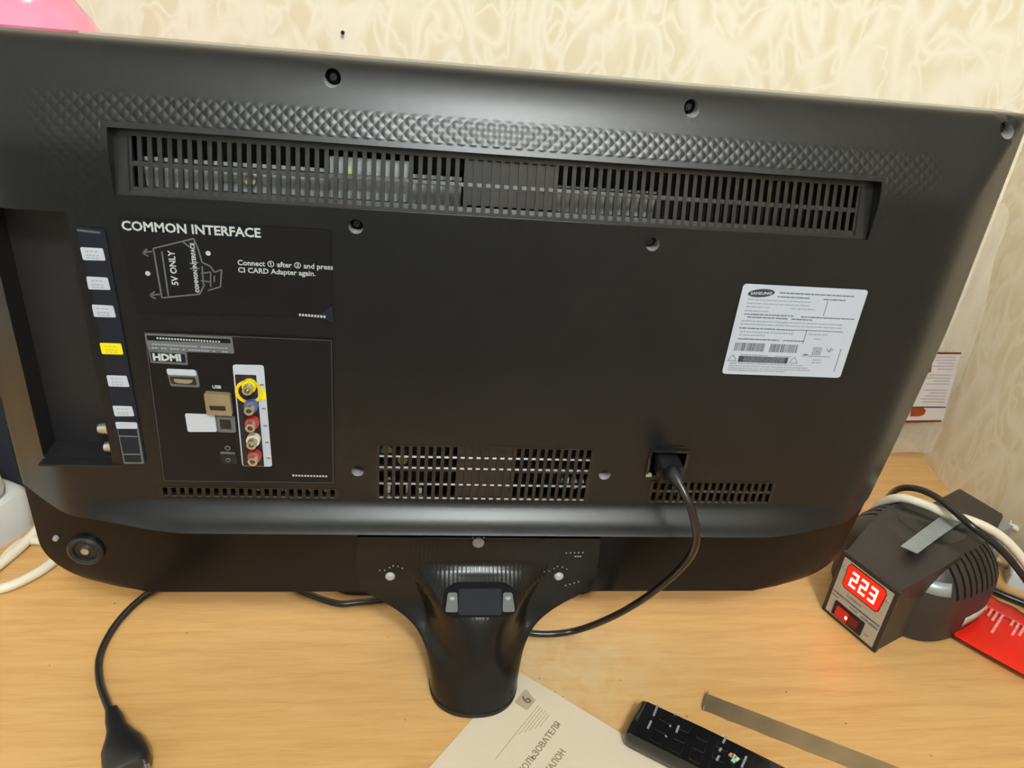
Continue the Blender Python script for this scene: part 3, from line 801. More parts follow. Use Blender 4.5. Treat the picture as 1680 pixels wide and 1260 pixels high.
for q in (0, .2, .38):
    x0, x1 = a[0] + (b[0] - a[0]) * q, b[0] - (b[0] - a[0]) * q; z0, z1 = b[1] + (a[1] - b[1]) * q, a[1] - (a[1] - b[1]) * q; t = .00035
    for r in ((x0, x1, z0, z0 + t), (x0, x1, z1 - t, z1), (x0, x0 + t, z0, z1), (x1 - t, x1, z0, z1)): dk2.box(r[0], r[1], YL - .0001, YL, r[2], r[3])
    if q == 0: continue
for uc in (.055, .565):
    A = L(uc, .775); B = L(uc + .035, .845); Cc = L(uc - .035, .845)
    for p, q in ((A, B), (B, Cc), (Cc, A)):
        p = Vector(p); q = Vector(q); n = (q - p).normalized(); n = Vector((-n.y, n.x)) * .00018
        dk2.prism([p - n, q - n, q + n, p + n], YL, YL - .0001, 'y')
a = L(.63, .735); b = L(.67, .748); dk2.box(a[0], b[0], YL - .0001, YL, b[1], a[1])
for p, q in (((.81, .66), (.83, .70)), ((.85, .65), (.83, .70)), ((.87, .67), (.83, .70)), ((.93, .66), (.93, .93)), ((.60, .46), (.60, .62)), ((.50, .468), (.90, .468)), ((.70, .14), (.70, .30))):
    p = Vector(L(*p)); q = Vector(L(*q)); n = (q - p).normalized(); n = Vector((-n.y, n.x)) * .00022
    dk2.prism([p - n, q - n, q + n, p + n], YL, YL - .0001, 'y')
dk.build('warning_bar', M_STICKDARK, rl); dk2.build('symbols', M_STICKMID, rl)
mb = MB()
for i in range(4): row(mb, .14 + .01 * (i % 2), .49, .795 + i * .016, .005, 40 + i)
for v_ in mb.v: pass
mb.v = [(x, y - .0001, z) for x, y, z in mb.v]; mb.build('small_print', M_STICKGREY, rl)

M_LEG = mat('smoked_gloss_plastic', (0.0060, 0.0055, 0.0065), 0.25, spec=0.33)

# ---------------------------------------------------------------- stand (part of the television)
def loft(rings, closed_ends=True):
    n = len(rings[0]); vs = [p for r in rings for p in r]; fs = []
    for k in range(len(rings) - 1):
        for i in range(n):
            j = (i + 1) % n; fs.append((k * n + i, k * n + j, (k + 1) * n + j, (k + 1) * n + i))
    if closed_ends: fs += [tuple(range(n))[::-1], tuple((len(rings) - 1) * n + i for i in range(n))]
    return vs, fs
# one moulded leg: ribbed bracket above, swelling out and down into the arched leg
ST = [  # z, crest y, half width, side y, arch mix, bulge half width
    (0.1255, -0.0165, 0.0905, -0.0165, 0.0, 0.056), (0.1245, -0.0188, 0.0915, -0.0188, 0.0, 0.056), (0.1050, -0.0205, 0.0925, -0.0190, 0.0, 0.056),
    (0.0985, -0.0245, 0.0925, -0.0192, 0.0, 0.055), (0.0950, -0.0290, 0.0925, -0.0194, 0.0, 0.054), (0.0920, -0.0335, 0.0925, -0.0196, 0.0, 0.053),
    (0.0880, -0.0390, 0.0922, -0.0198, 0.0, 0.052), (0.0840, -0.0445, 0.0920, -0.0200, 0.0, 0.050), (0.0805, -0.0495, 0.0912, -0.0200, 0.0, 0.048),
    (0.0770, -0.0535, 0.0895, -0.0200, 0.0, 0.047), (0.0720, -0.0572, 0.0850, -0.0202, 0.0, 0.045), (0.0660, -0.0602, 0.0770, -0.0205, 0.0, 0.043),
    (0.0600, -0.0630, 0.0680, -0.0212, 0.02, 0.041), (0.0540, -0.0655, 0.0590, -0.0230, 0.06, 0.040), (0.0480, -0.0680, 0.0510, -0.0260, 0.12, 0.039),
    (0.0420, -0.0700, 0.0445, -0.0300, 0.3, 0.0385), (0.0340, -0.0724, 0.0392, -0.0350, 0.6, 0.038), (0.0240, -0.0750, 0.0362, -0.0400, 0.9, 0.0362),
    (0.0140, -0.0772, 0.0350, -0.0430, 1.0, 0.0350), (0.0065, -0.0788, 0.0345, -0.0445, 1.0, 0.0345), (0.0022, -0.0788, 0.0340, -0.0445, 1.0, 0.0340)]
def st_at(z):
    if z >= ST[0][0]: return ST[0][1:]
    for p, q in zip(ST, ST[1:]):
        if z >= q[0]:
            t = (p[0] - z) / (p[0] - q[0]); return tuple(p[i] + (q[i] - p[i]) * t for i in range(1, 6))
    return ST[-1][1:]
def leg_y(x, z):
    yc, hw, ys, m, w0 = st_at(z); ax = abs(x)
    bell = max(0.0, 1 - min(1.0, ax / w0) ** 2.2) ** 1.25; s_ = min(1.0, ax / hw); arch = math.sqrt(max(0.0, 1 - s_ ** 2.3)) ** 0.85
    return ys + (yc - ys) * (m * arch + (1 - m) * bell)
def leg_ring(z, st):
    yc, hw, ys, m, w0 = st; n = 260; F = []
    for i in range(n + 1):
        t = -1 + 2 * i / n; x = hw * math.sin(t * PI / 2)
        ax = abs(x); bell = max(0.0, 1 - min(1.0, ax / w0) ** 2.2) ** 1.25; s_ = min(1.0, ax / hw); arch = math.sqrt(max(0.0, 1 - s_ ** 2.3)) ** 0.85
        y = ys + (yc - ys) * (m * arch + (1 - m) * bell)
        k = max(0.0, min(1.0, (z - 0.070) / 0.008)) * max(0.0, min(1.0, (0.123 - z) / 0.004)) * max(0.0, min(1.0, (0.062 - ax) / 0.012))
        y -= 0.00045 * k * (0.5 + 0.5 * math.cos(x / 0.0032 * 2 * PI))
        F.append((x, y, z))
    B = [(p[0] * 0.94, min(p[1] + 0.004, -0.0125) if z > .05 else p[1] + 0.004 + 0.002, z) for p in F[::-8]]
    return F + B
ringsL = []
for k in range(len(ST) - 1):
    for s in range(5):
        a = ST[max(k - 1, 0)]; b = ST[k]; c_ = ST[k + 1]; d = ST[min(k + 2, len(ST) - 1)]; t = s / 5
        if k == 0: v = [b[i] + (c_[i] - b[i]) * t for i in range(6)]
        else: v = [0.5 * ((2 * b[i]) + (c_[i] - a[i]) * t + (2 * a[i] - 5 * b[i] + 4 * c_[i] - d[i]) * t * t + (3 * b[i] - a[i] - 3 * c_[i] + d[i]) * t ** 3) for i in range(6)]
        ringsL.append((v[0], tuple(v[1:])))
ringsL.append((ST[-1][0], ST[-1][1:]))
vs, fs = loft([leg_ring(z, st) for z, st in ringsL])
mb = MB(); mb.add(vs, fs); stand = mb.build('stand_leg', M_LEG, tv, True, 60)
stand['label'] = 'ribbed glossy black bracket running down into a short arched leg'
vs, fs = loft([[(p[0] * 1.012, p[1] - .0006, .0056) for p in leg_ring(0.0060, st_at(.006))], [(p[0] * 1.012, p[1] - .0006, .0018) for p in leg_ring(.0022, st_at(.0022))]]); mb = MB(); mb.add(vs, fs); mb.build('foot_rim', M_RECESS, stand, True)
M_CAPW = mat('lit_screw_cap', lin(170, 170, 172), 0.4)  # pale tone paints the light caught by the bracket's screws
for k, (px, py, rr) in enumerate(((785, 893, .0046), (640, 947, .0038), (917, 947, .0038))):
    x, z = T(px, py, -0.021); yb = leg_y(x, z)
    mb = MB(); mb.lathe([(0, yb - .0024), (rr * .6, yb - .0021), (rr * .95, yb - .0008), (rr, yb + .001)], (x, 0, z), 'y', 20); mb.build('screw_cap', M_CAPW, stand, True)
def dots(L_):
    for x, z, r in L_:
        mb = MB(); mb.box(x - r, x + r, leg_y(x, z) - .0006, leg_y(x, z) + .0005, z - r * .8, z + r * .8); mb.build('raised_dot', M_BOSS, stand)
dl = []
for i in range(5): x, z = T(929 + i * 6.8, 907 - i * .2, -.019); dl.append((x, z, .0005))
for i in range(3): x, z = T(944 + i * 4, 912.5, -.019); dl.append((x, z, .0006))
for cx_, cy_ in ((915, 930), (645, 929)):
    for i, (dx, dy) in enumerate(((-22, 7), (-14, 7), (-6, 3), (0, 0), (8, 1), (15, 4))): x, z = T(cx_ + dx, cy_ + dy, -.020); dl.append((x, z, .00045))
for dx in (-9, 9): x, z = T(785 + dx, 884, -.020); dl.append((x, z, .0005))
for i in range(4): x, z = T(928 + i * 7, 960 - i * 2, -.020); dl.append((x, z, .0005))
dots(dl)
# hinge seated on the sloping part
hO = Vector((0, -0.0318, 0.0935)); hd = Vector((0, -0.0190, -0.0150)).normalized(); hn = Vector((0, hd.z, -hd.y))
if hn.z < 0: hn = -hn
def slope(name, m, poly, o0, o1, par, smooth=False):
    lo_ = [hO + Vector((x, 0, 0)) + hd * s_ + hn * o0 for x, s_ in poly]; hi_ = [hO + Vector((x, 0, 0)) + hd * s_ + hn * o1 for x, s_ in poly]
    vs, fs = loft([lo_, hi_]); mb = MB(); mb.add(vs, fs); return mb.build(name, m, par, smooth)
hg = slope('hinge_window', M_DEAD, rpoly([(-.0275, .022), (-.0275, .0065), (-.0185, .0005), (.0185, .0005), (.0275, .0065), (.0275, .022), (.020, .0262), (-.020, .0262)], .003), -.004, .0016, tv)
slope('hinge_plate', mat('slate_plastic', lin(38, 40, 47), .75, spec=0.15), rpoly([(-.0160, .0055), (.0160, .0055), (.0160, .0245), (-.0160, .0245)], .0012), .0010, .0024, hg)
M_CAST = mat('grey_cast_steel', lin(104, 104, 104), .7, .0, spec=0.2)
for s in (-1, 1):
    lug = slope('steel_lug', M_CAST, rpoly([(s * .0172, .0085), (s * .0240, .0085), (s * .0258, .0225), (s * .0165, .0225)], .0015), .0012, .0034, hg)
    slope('rivet', M_SCREW, [(s * .0208 + .0019 * math.cos(a), .0128 + .0014 * math.sin(a)) for a in [2 * PI * i / 14 for i in range(14)]], .0033, .0038, lug)
# spine and front foot beyond the set
mb = MB(); vs, fs = loft([[(-.03, .0, .06), (.03, .0, .06), (.03, .018, .072), (-.03, .018, .072)], [(-.03, .045, .03), (.03, .045, .03), (.03, .055, .04), (-.03, .055, .04)], [(-.03, .055, .0035), (.03, .055, .0035), (.03, .075, .006), (-.03, .075, .006)]]); mb.add(vs, fs)
mb.build('stand_spine', M_BLACK, tv)
mb = MB(); mb.prism(rrect(-0.13, 0.13, 0.052, 0.115, 0.03, 6), 0.0, 0.006, 'z', ch=.001); mb.build('front_foot', M_GLOSS, tv)

# ---------------------------------------------------------------- mains cord of the television
cord = empty('mains_cable', (0.122, -0.04, 0.0), label='black mains cord looping from the television socket to a loose black plug', cat='cable')
O = Vector(cord.location)
def loc(pts): return [Vector(p) - O for p in pts]
pts = [Vector((0.1215, -0.050, 0.2075)), on_y(1104, 777, -0.064), on_y(1118, 800, -0.074), on_y(1134, 836, -0.082), on_y(1143, 878, -0.082), on_y(1133, 912, -0.072), on_y(1100, 948, -0.056), on_y(1052, 985, -0.036),
       on_y(1000, 1014, -0.018), on_z(950, 1033, .008), on_z(905, 1040, .0035), on_z(865, 1037, .0032), on_z(835, 1022, .0032), Vector((0.0, 0.035, .0032)), Vector((-0.05, 0.046, .0032)), on_z(590, 988, .0032), on_z(555, 990, .0032), on_z(515, 978, .0032), on_z(480, 958, .0032),
       Vector((-0.175, 0.105, .0032)), Vector((-0.22, 0.105, .0032)), on_z(270, 958, .0032), on_z(228, 985, .0032), on_z(190, 1025, .0032), on_z(165, 1072, .0032), on_z(163, 1115, .004), on_z(176, 1155, .008), on_z(184, 1172, .010)]
mb = MB(); mb.tube(loc(pts), 0.0028, 10, smooth=8, flat=1.0); mb.build('cable', M_BCABLE, cord, True, 60)
mb = MB(); mb.prism([Vector(q) for q in rrect(-.0085, .0085, -.0065, .0065, .003)], 0, 0.030, 'z')
vs = [Vector((0.1215, -0.024, 0.2085)) + Vector((v[0], -v[2], v[1])) - O for v in mb.v]; m2 = MB(); m2.add(vs, mb.f); m2.build('appliance_plug', M_BLACK, cord, True)
a = Vector((0.1215, -0.053, 0.2080)); m2 = MB(); m2.tube(loc([a, a.lerp(pts[1], .5), pts[1], pts[1].lerp(pts[2], .8)]), [0.0062, 0.0060, 0.0055, 0.0048, 0.0042, 0.0036], 12, smooth=4); m2.build('strain_relief', M_BLACK, cord, True)
# loose plug lying at the lower left
p0 = on_z(184, 1168, .010); p1 = on_z(212, 1262, .012)
dv_ = (p1 - p0); dv_.z = 0; Lp = dv_.length; dv_.normalize(); nv = Vector((-dv_.y, dv_.x, 0))
pr = [(0, .0042, .0042), (.010, .0062, .0055), (.020, .0070, .0070), (.028, .0100, .0085), (.036, .0135, .0100), (.046, .0148, .0110), (.053, .0140, .0110), (.057, .0110, .0090)]
rings = []
for t, hw, hh in pr:
    c_ = p0 + dv_ * t; c_.z = 0.0115
    rings.append([c_ + nv * hw * (abs(math.cos(a)) ** .6) * (1 if math.cos(a) > 0 else -1) + Vector((0, 0, hh * (abs(math.sin(a)) ** .6) * (1 if math.sin(a) > 0 else -1))) for a in [2 * PI * i / 24 for i in range(24)]])
vs, fs = loft(rings); mb = MB(); mb.add(loc(vs), fs); pl = mb.build('plug', M_BLACK, cord, True, 50)
for s in (-1, 1):
    a = p0 + dv_ * .056 + nv * .0095 * s; a.z = .0115; mb = MB(); mb.tube(loc([a, a + dv_ * .019]), .0023, 12, smooth=0); mb.build('pin', M_METAL, pl, True)

# ---------------------------------------------------------------- voltage stabilizer
SO = Vector((0.3466, 0.0069, 0)); srz = math.atan2(0.40, 0.917)
sb = empty('voltage_stabilizer', SO, srz, label='dark rounded voltage stabilizer with red lit display beside the television', cat='stabilizer')
HF = 0.0700
# through box: front narrower end to the rear socket box; local x = depth, local y = left
mb = MB(); hw = 0.0288
fr = [(0, hw + .001), (0, -hw + .001)]
rings = []
for u, y0, y1, zt in ((0.0, -hw, hw, HF), (0.04, -hw + .001, hw + .004, HF + .001), (0.13, -.010, .043, HF), (0.2010, 0.0005, 0.0495, HF)):
    rings.append([(u, y0, 0.002), (u, y1, 0.002), (u, y1, zt - .002), (u, y1 - .002, zt), (u, y0 + .002, zt), (u, y0, zt - .002)])
vs, fs = loft(rings); mb.add(vs, fs); hb = mb.build('housing', M_STABBR, sb)
# drum
cx, cy, RD = 0.0915, 0.011, 0.0615
def supr(a, n_=2.9): return 1.0 / (abs(math.cos(a)) ** n_ + abs(math.sin(a)) ** n_) ** (1 / n_)
DPROF = [(0, 0.001), (RD - .006, 0.001), (RD - .001, 0.004), (RD, 0.02), (RD, 0.046), (RD - .0015, 0.055), (RD - .005, 0.063), (RD - .010, 0.0705), (RD - .017, 0.0775), (RD - .025, 0.0825), (RD - .033, 0.0850), (0, 0.0865)]
def drum_mesh(prof, seg=72):
    vs = []; fs = []; m_ = len(prof)
    for i in range(seg):
        a = 2 * PI * i / seg; k = supr(a)
        for r, h in prof: vs.append((cx + r * k * math.cos(a), cy + r * k * math.sin(a), h))
    for i in range(seg):
        j = (i + 1) % seg
        for q in range(m_ - 1): fs.append((i * m_ + q, j * m_ + q, j * m_ + q + 1, i * m_ + q + 1))
    return MB().add(vs, fs)
drum = drum_mesh(DPROF).build('drum', M_STAB, sb, True, 50)
bm = bmesh.new(); bm.from_mesh(drum.data); bmesh.ops.remove_doubles(bm, verts=bm.verts, dist=1e-5); bmesh.ops.recalc_face_normals(bm, faces=bm.faces); bm.to_mesh(drum.data); bm.free()
cut = MB()
for i in range(9):
    u = cx - 0.030 + i * 0.0080
    for s in (-1, 1):
        h = RD * (1 - min(1, abs(u - cx) / RD) ** 2.9) ** (1 / 2.9); y1 = cy + s * (h + .004); y0 = cy + s * (h - 0.024)
        cut.box(u - .0013, u + .0013, min(y0, y1), max(y0, y1), 0.052, 0.095)
c_ = cut.build('cutter', M_RECESS, sb)
md = drum.modifiers.new('b', 'BOOLEAN'); md.operation = 'DIFFERENCE'; md.object = c_; md.solver = 'EXACT'
bpy.context.view_layer.update()
me = bpy.data.meshes.new_from_object(drum.evaluated_get(bpy.context.evaluated_depsgraph_get())); drum.modifiers.clear(); drum.data = me
bpy.data.objects.remove(c_)
me.polygons.foreach_set('use_smooth', [True] * len(me.polygons)); me.set_sharp_from_angle(angle=math.radians(40))
mb = drum_mesh([(0, 0.03), (RD - .010, 0.03), (RD - .010, 0.064), (RD - .028, 0.078), (0, 0.080)]); mb.build('inner_core', M_RECESS, sb, True)
mb = drum_mesh([(0, 0.0870), (RD - .034, 0.0854), (RD - .034, 0.0845), (0, 0.0850)]); mb.build('smoky_top_film', M_STABTOP, sb, True)
# sloping bridge from box top to drum
mb = MB(); vs, fs = loft([[(0.0, -hw + .001, 0.060), (0.0, hw - .001, 0.060), (0.0, hw - .001, HF + .0003), (0.0, -hw + .001, HF + .0003)], [(0.045, -hw - .001, 0.05), (0.045, hw + .012, 0.05), (0.045, hw + .012, 0.0790), (0.045, -hw - .001, 0.0790)], [(0.075, -hw - .001, 0.05), (0.075, hw + .014, 0.05), (0.075, hw + .014, 0.0855), (0.075, -hw - .001, 0.0855)]]); mb.add(vs, fs); mb.build('top_bridge', M_STAB, sb)
# front plate; local frame: x=0 plane, outward -x, plate right (as seen) = -y
def FP(u, v, o=0.0): return (-0.0005 - o, hw - .0 - u * 2 * hw, HF * (1 - v))
mb = MB(); mb.box(-0.0030, 0.0005, -hw - .0006, hw + .0006, 0.0008, HF + .0004, bev=0); fb = mb.build('front_frame', M_STAB, sb)
def fplate(name, m, poly, o0, o1, par, r=0.0):
    P = [Vector((hw - u * 2 * hw, HF * (1 - v))) for u, v in poly]
    if r: P = rpoly(P, r)
    mb = MB(); mb.prism(P, -0.003 - o0, -0.003 - o1, 'x'); return mb.build(name, m, par)
fp = fplate('front_plate', M_PANELW, [(.055, .055), (.945, .055), (.945, .945), (.055, .945)], -.0005, .0004, fb)
dw = fplate('display_window', M_LEDWIN, [(.17, .13), (.20, .085), (.80, .085), (.84, .13), (.82, .40), (.78, .435), (.22, .435), (.18, .40)], .0003, .0011, fb)
fplate('display_bezel', mat('dark_red_edge', (0.08, 0.004, 0.004), .3), [(.155, .13), (.19, .07), (.81, .07), (.855, .13), (.835, .41), (.79, .452), (.21, .452), (.165, .41)], .0003, .0008, fb)
# seven-segment digits 2 2 3
SEG = {'2': 'abged', '3': 'abgcd'}
mb = MB()
for k, ch in enumerate('223'):
    u0 = .270 + k * .172; du = .115; v0 = .150; dvv = .215; t = .024
    def bar(ua, va, ub, vb):
        P = [Vector((hw - u * 2 * hw, HF * (1 - v))) for u, v in ((ua, va), (ub, va), (ub, vb), (ua, vb))]; mb.prism(P, -0.0040, -0.0047, 'x')
    for s in SEG[ch]:
        {'a': lambda: bar(u0, v0, u0 + du, v0 + t * 1.1), 'g': lambda: bar(u0, v0 + dvv / 2 - t / 2, u0 + du, v0 + dvv / 2 + t / 2), 'd': lambda: bar(u0, v0 + dvv - t, u0 + du, v0 + dvv),
         'b': lambda: bar(u0 + du - t, v0, u0 + du, v0 + dvv / 2), 'c': lambda: bar(u0 + du - t, v0 + dvv / 2, u0 + du, v0 + dvv), 'e': lambda: bar(u0, v0 + dvv / 2, u0 + t, v0 + dvv), 'f': lambda: bar(u0, v0, u0 + t, v0 + dvv / 2)}[s]()
dg = mb.build('display_digits', M_LED, dw); dg['label'] = 'glowing red digits reading 223'
sf = fplate('switch_frame', M_RECESS, [(.17, .70), (.72, .70), (.72, .92), (.17, .92)], .0003, .0014, fb, .001)
fplate('rocker', M_ROCK, [(.24, .745), (.46, .745), (.46, .89), (.24, .89)], .0013, .0030, sf)
fplate('rocker', M_ROCKD, [(.46, .745), (.64, .745), (.64, .88), (.46, .88)], .0013, .0019, sf)
fplate('neon_dot', M_NEON, [(.42, .79), (.455, .79), (.455, .83), (.42, .83)], .0029, .0032, sf)
for u in (.105, .895):
    mb = MB(); mb.lathe([(0, -0.0048), (0.0012, -0.0045), (0.0016, -0.0034)], (0, hw - u * 2 * hw, HF * (1 - .20)), 'x', 12); mb.build('screw', M_METAL, fb, True)
mb = MB()
def ftext(t, size, u, v, al='LEFT', sx=1.0, bold=0):
    put_text(mb, t, size, MX((-0.00355, hw - u * 2 * hw, HF * (1 - v)), (0, -1, 0), (0, 0, 1)), align=al, sx=sx, bold=bold)
ftext('Luxeon', 0.0052, .30, .545)
ftext('AUTOMATIC VOLTAGE REGULATOR', 0.0028, .08, .612, sx=1.05, bold=.00006)
ftext('AVR-500D', 0.0038, .62, .675, sx=1.05, bold=.0001)
ftext('POWER', 0.0026, .40, .665); ftext('OFF', 0.0026, .76, .86)
ftext('DELAY', 0.0026, .07, .665)
mb.box(-0.0037, -0.0033, -hw * .88, hw * .88, HF * (1 - .60), HF * (1 - .594)); mb.build('printed_text', M_STICKMID, fb)
# silver tapes and paper sticker
def strip_on(name, m, path, wv, th=.0004, par=sb):
    rings = []
    for (p, n) in path:
        p = Vector(p); n = Vector(n).normalized(); wv_ = Vector(wv)
        rings.append([p - wv_ + n * .0002, p + wv_ + n * .0002, p + wv_ + n * (th + .0002), p - wv_ + n * (th + .0002)])
    vs, fs = loft(rings); mb = MB(); mb.add(vs, fs); return mb.build(name, m, par, True)
def surf_world(px, py, z):
    p = on_z(px, py, z) - SO; c, s_ = math.cos(-srz), math.sin(-srz); return Vector((p.x * c - p.y * s_, p.x * s_ + p.y * c, z))
q = [surf_world(*a) for a in ((1478, 896, .0870), (1505, 908, .0870), (1575, 858, .0870), (1546, 846, .0870))]
mb = MB(); P0, P1, P2, P3 = q; rings = []
for i in range(6):
    t = i / 5; a = P0.lerp(P3, t); b = P1.lerp(P2, t); h = .0003 + .0006 * math.sin(PI * t)
    rings.append([(a.x, a.y, .0862 + h), (b.x, b.y, .0862 + h), (b.x, b.y, .0872 + h), (a.x, a.y, .0872 + h)])
vs, fs = loft(rings); mb.add(vs, fs); mb.build('silver_tape', M_TAPE, sb, True)
def drum_patch(name, m, a0, a1, z0, z1, n=12, prf=None):
    vs = []; fs = []
    for i in range(n + 1):
        a = math.radians(a0 + (a1 - a0) * i / n)
        for z in (z0, (z0 + z1) / 2, z1):
            r = (interp(z, [(h_, r_) for r_, h_ in DPROF[2:-1]]) + .0006) * supr(a)
            vs.append((cx + r * math.cos(a), cy + r * math.sin(a), z))
    for i in range(n):
        for j in range(2): fs.append((i * 3 + j, (i + 1) * 3 + j, (i + 1) * 3 + j + 1, i * 3 + j + 1))
    mb = MB(); mb.add(vs, fs); o = mb.build(name, m, sb, True); md = o.modifiers.new('s', 'SOLIDIFY'); md.thickness = .0003; return o
drum_patch('silver_tape', M_TAPE, 214, 236, .056, .0665)
drum_patch('paper_sticker', mat('grey_paper_sticker', lin(186, 178, 164), .6), 262, 296, .016, .027)

# ---------------------------------------------------------------- small things on the desk
# remote control
zr = 0.017
A = on_z(1052, 1146, zr); B = on_z(1026, 1200, zr); D = on_z(1285, 1257, zr)
ux = (D - A).normalized(); wy = (B - A).length; ra = math.atan2(ux.y, ux.x)
ctr = (A + B) / 2
rc = empty('remote_control', (ctr.x, ctr.y, 0.0005), ra, label='black remote control lying beside the booklet and the metal strip', cat='remote control')
h2 = wy / 2 * 1.06; LR = 0.165
rings = []
prf = [(0.0, .86, .002, .0140), (0.002, .97, .0008, .0160), (0.006, 1, .0, .0166), (0.05, 1.02, .0, .0170), (0.10, 1.0, 0, .0165), (LR - .01, .95, 0, .015), (LR, .85, .002, .013)]
for t, wv, zb_, zt_ in prf:
    hh = h2 * wv; rings.append([(t, -hh * .8, zb_), (t, hh * .8, zb_), (t, hh, zb_ + .004), (t, hh, zt_ - .003), (t, hh * .93, zt_), (t, -hh * .93, zt_), (t, -hh, zt_ - .003), (t, -hh, zb_ + .004)])
vs, fs = loft(rings); mb = MB(); mb.add(vs, fs); mb.build('body', M_GLOSS, rc, True, 45)
for r_ in range(7):
    for c_ in range(3):
        mb = MB(); x = .022 + r_ * .0145; y = (c_ - 1) * h2 * .56
        mb.prism(rrect(x - .0045, x + .0045, y - .0042, y + .0042, .0015), 0.0163, .01735, 'z', ch=.0003); mb.build('button', M_GLOSS, rc)
mb = MB()
def rdash(px, py, dx, dy, w_=.0016):
    a = on_z(px - dx / 2, py - dy / 2, zr) - Vector((ctr.x, ctr.y, 0)); b = on_z(px + dx / 2, py + dy / 2, zr) - Vector((ctr.x, ctr.y, 0))
    c, s_ = math.cos(-ra), math.sin(-ra); a = Vector((a.x * c - a.y * s_, a.x * s_ + a.y * c)); b = Vector((b.x * c - b.y * s_, b.x * s_ + b.y * c))
    n = (b - a).normalized(); n = Vector((-n.y, n.x)) * w_ / 2; mb.prism([a - n, b - n, b + n, a + n], .0176, .0182)
for q in ((1075, 1168, 7, -17), (1065, 1191, 6, -13), (1111, 1198, 4, -11), (1107, 1174, 3, 1), (1099, 1193, 3, 1), (1188, 1216, 5, -10), (1181, 1232, 3, -5), (1177, 1246, 4, -8), (1220, 1252, 8, -18), (1092, 1210, 2, -1)): rdash(*q)
mb.build('button_print', mat('dim_white_print', lin(128, 130, 136), .5), rc)
for (px, py, cl) in ((1199, 1241, lin(190, 130, 110)), (1204, 1243, lin(200, 190, 120)), (1203, 1250, lin(130, 190, 170)), (1208, 1247, lin(170, 200, 170))):
    mb = MB(); rdash(px, py, 4, -4, .003); mb.build('coloured_print', mat('hub_print', cl, .5), rc)

# booklet
K0 = on_z(846, 1101, 0.0); e1 = (on_z(705, 1260, 0) - K0).normalized(); e2 = Vector((-e1.y, e1.x, 0))
if e2.x < 0: e2 = -e2
bk = empty('booklet', (K0.x, K0.y, 0), label='pale printed instruction booklet under the television leg', cat='booklet')
def page(off, lift, L1=0.148, L2=0.21, n=24, curl=0.0, z=0.0005, th=0.0003, sh=0.0):
    vs = []; fs = []
    for j in range(n + 1):
        for i in range(n + 1):
            a = L1 * i / n; b = L2 * j / n
            # i runs along e1 (away from the right-hand edge); edge at i=0 lifts a little further out
            edge = max(0.0, 1 - a / 0.03); hgt = z + lift * edge ** 2 * min(1, b / 0.03) * (1 if b < .2 else 1)
            vs.append(tuple(e1 * (a + sh) + e2 * (b + off) + Vector((0, 0, hgt))))
    top = len(vs); vs += [(x, y, z_ - th) for x, y, z_ in vs]
    m = n + 1
    for j in range(n):
        for i in range(n):
            q = (j * m + i, j * m + i + 1, (j + 1) * m + i + 1, (j + 1) * m + i); fs.append(q); fs.append(tuple(k + top for k in q[::-1]))
    per = [j * 0 + i for i in range(m)] + [j * m + n for j in range(1, m)] + [n * m + i for i in range(n - 1, -1, -1)] + [j * m for j in range(n - 1, 0, -1)]
    for k in range(len(per)):
        a, b = per[k], per[(k + 1) % len(per)]; fs.append((a, b, b + top, a + top))
    return vs, fs
vs, fs = page(0, .0008, z=.0012, th=.0006); mb = MB(); mb.add(vs, fs); mb.build('front_page', M_PAPER, bk, True)
vs, fs = page(0.0004, .0002, z=.0006, th=.0005, sh=-.0006); mb = MB(); mb.add(vs, fs); mb.build('back_pages', M_PAPER2, bk, True)
def BKM(px, py, z=.00125):
    p = on_z(px, py, z) - Vector(bk.location); return MX((p.x, p.y, z), -e1, -e2)
mb = MB()
put_text(mb, 'ПОЛЬЗОВАТЕЛЯ', 0.0068, BKM(921, 1188, .0014), align='RIGHT', bold=.00012, sx=.95)
put_text(mb, 'ТАЛОН', 0.0068, BKM(929, 1233, .0014), align='RIGHT', bold=.00012, sx=.95)
mb.build('printed_title', M_INK, bk)
p = on_z(864, 1147, .0013) - Vector(bk.location)
mb = MB(); sqv = [p + (-e1) * a + (-e2) * b for a, b in rrect(-.0085, .0075, -.0062, .0062, .002)]
mb.prism([(v.x, v.y) for v in sqv], .0012, .0014); bd = mb.build('grey_badge', M_INK2, bk)
mb = MB(); pp_ = p + e1 * .0035 + e2 * .0038; put_text(mb, '6', 0.0115, MX((pp_.x, pp_.y, .00145), -e1, -e2), bold=.0002); mb.build('badge_text', mat('dark_ink', lin(104, 90, 68), .8), bd)
mb = MB()
for i in range(6):
    a = on_z(883 + i * 3.6, 1157 + i * 3.0, .0013) - Vector(bk.location); ln_ = (.034 if i else .058) - (0.004 * i)
    v = [a, a + e1 * ln_, a + e1 * ln_ + e2 * .0006, a + e2 * .0006]; mb.prism([(q.x, q.y) for q in v], .0011, .00135)
mb.build('small_print', M_INK2, bk)

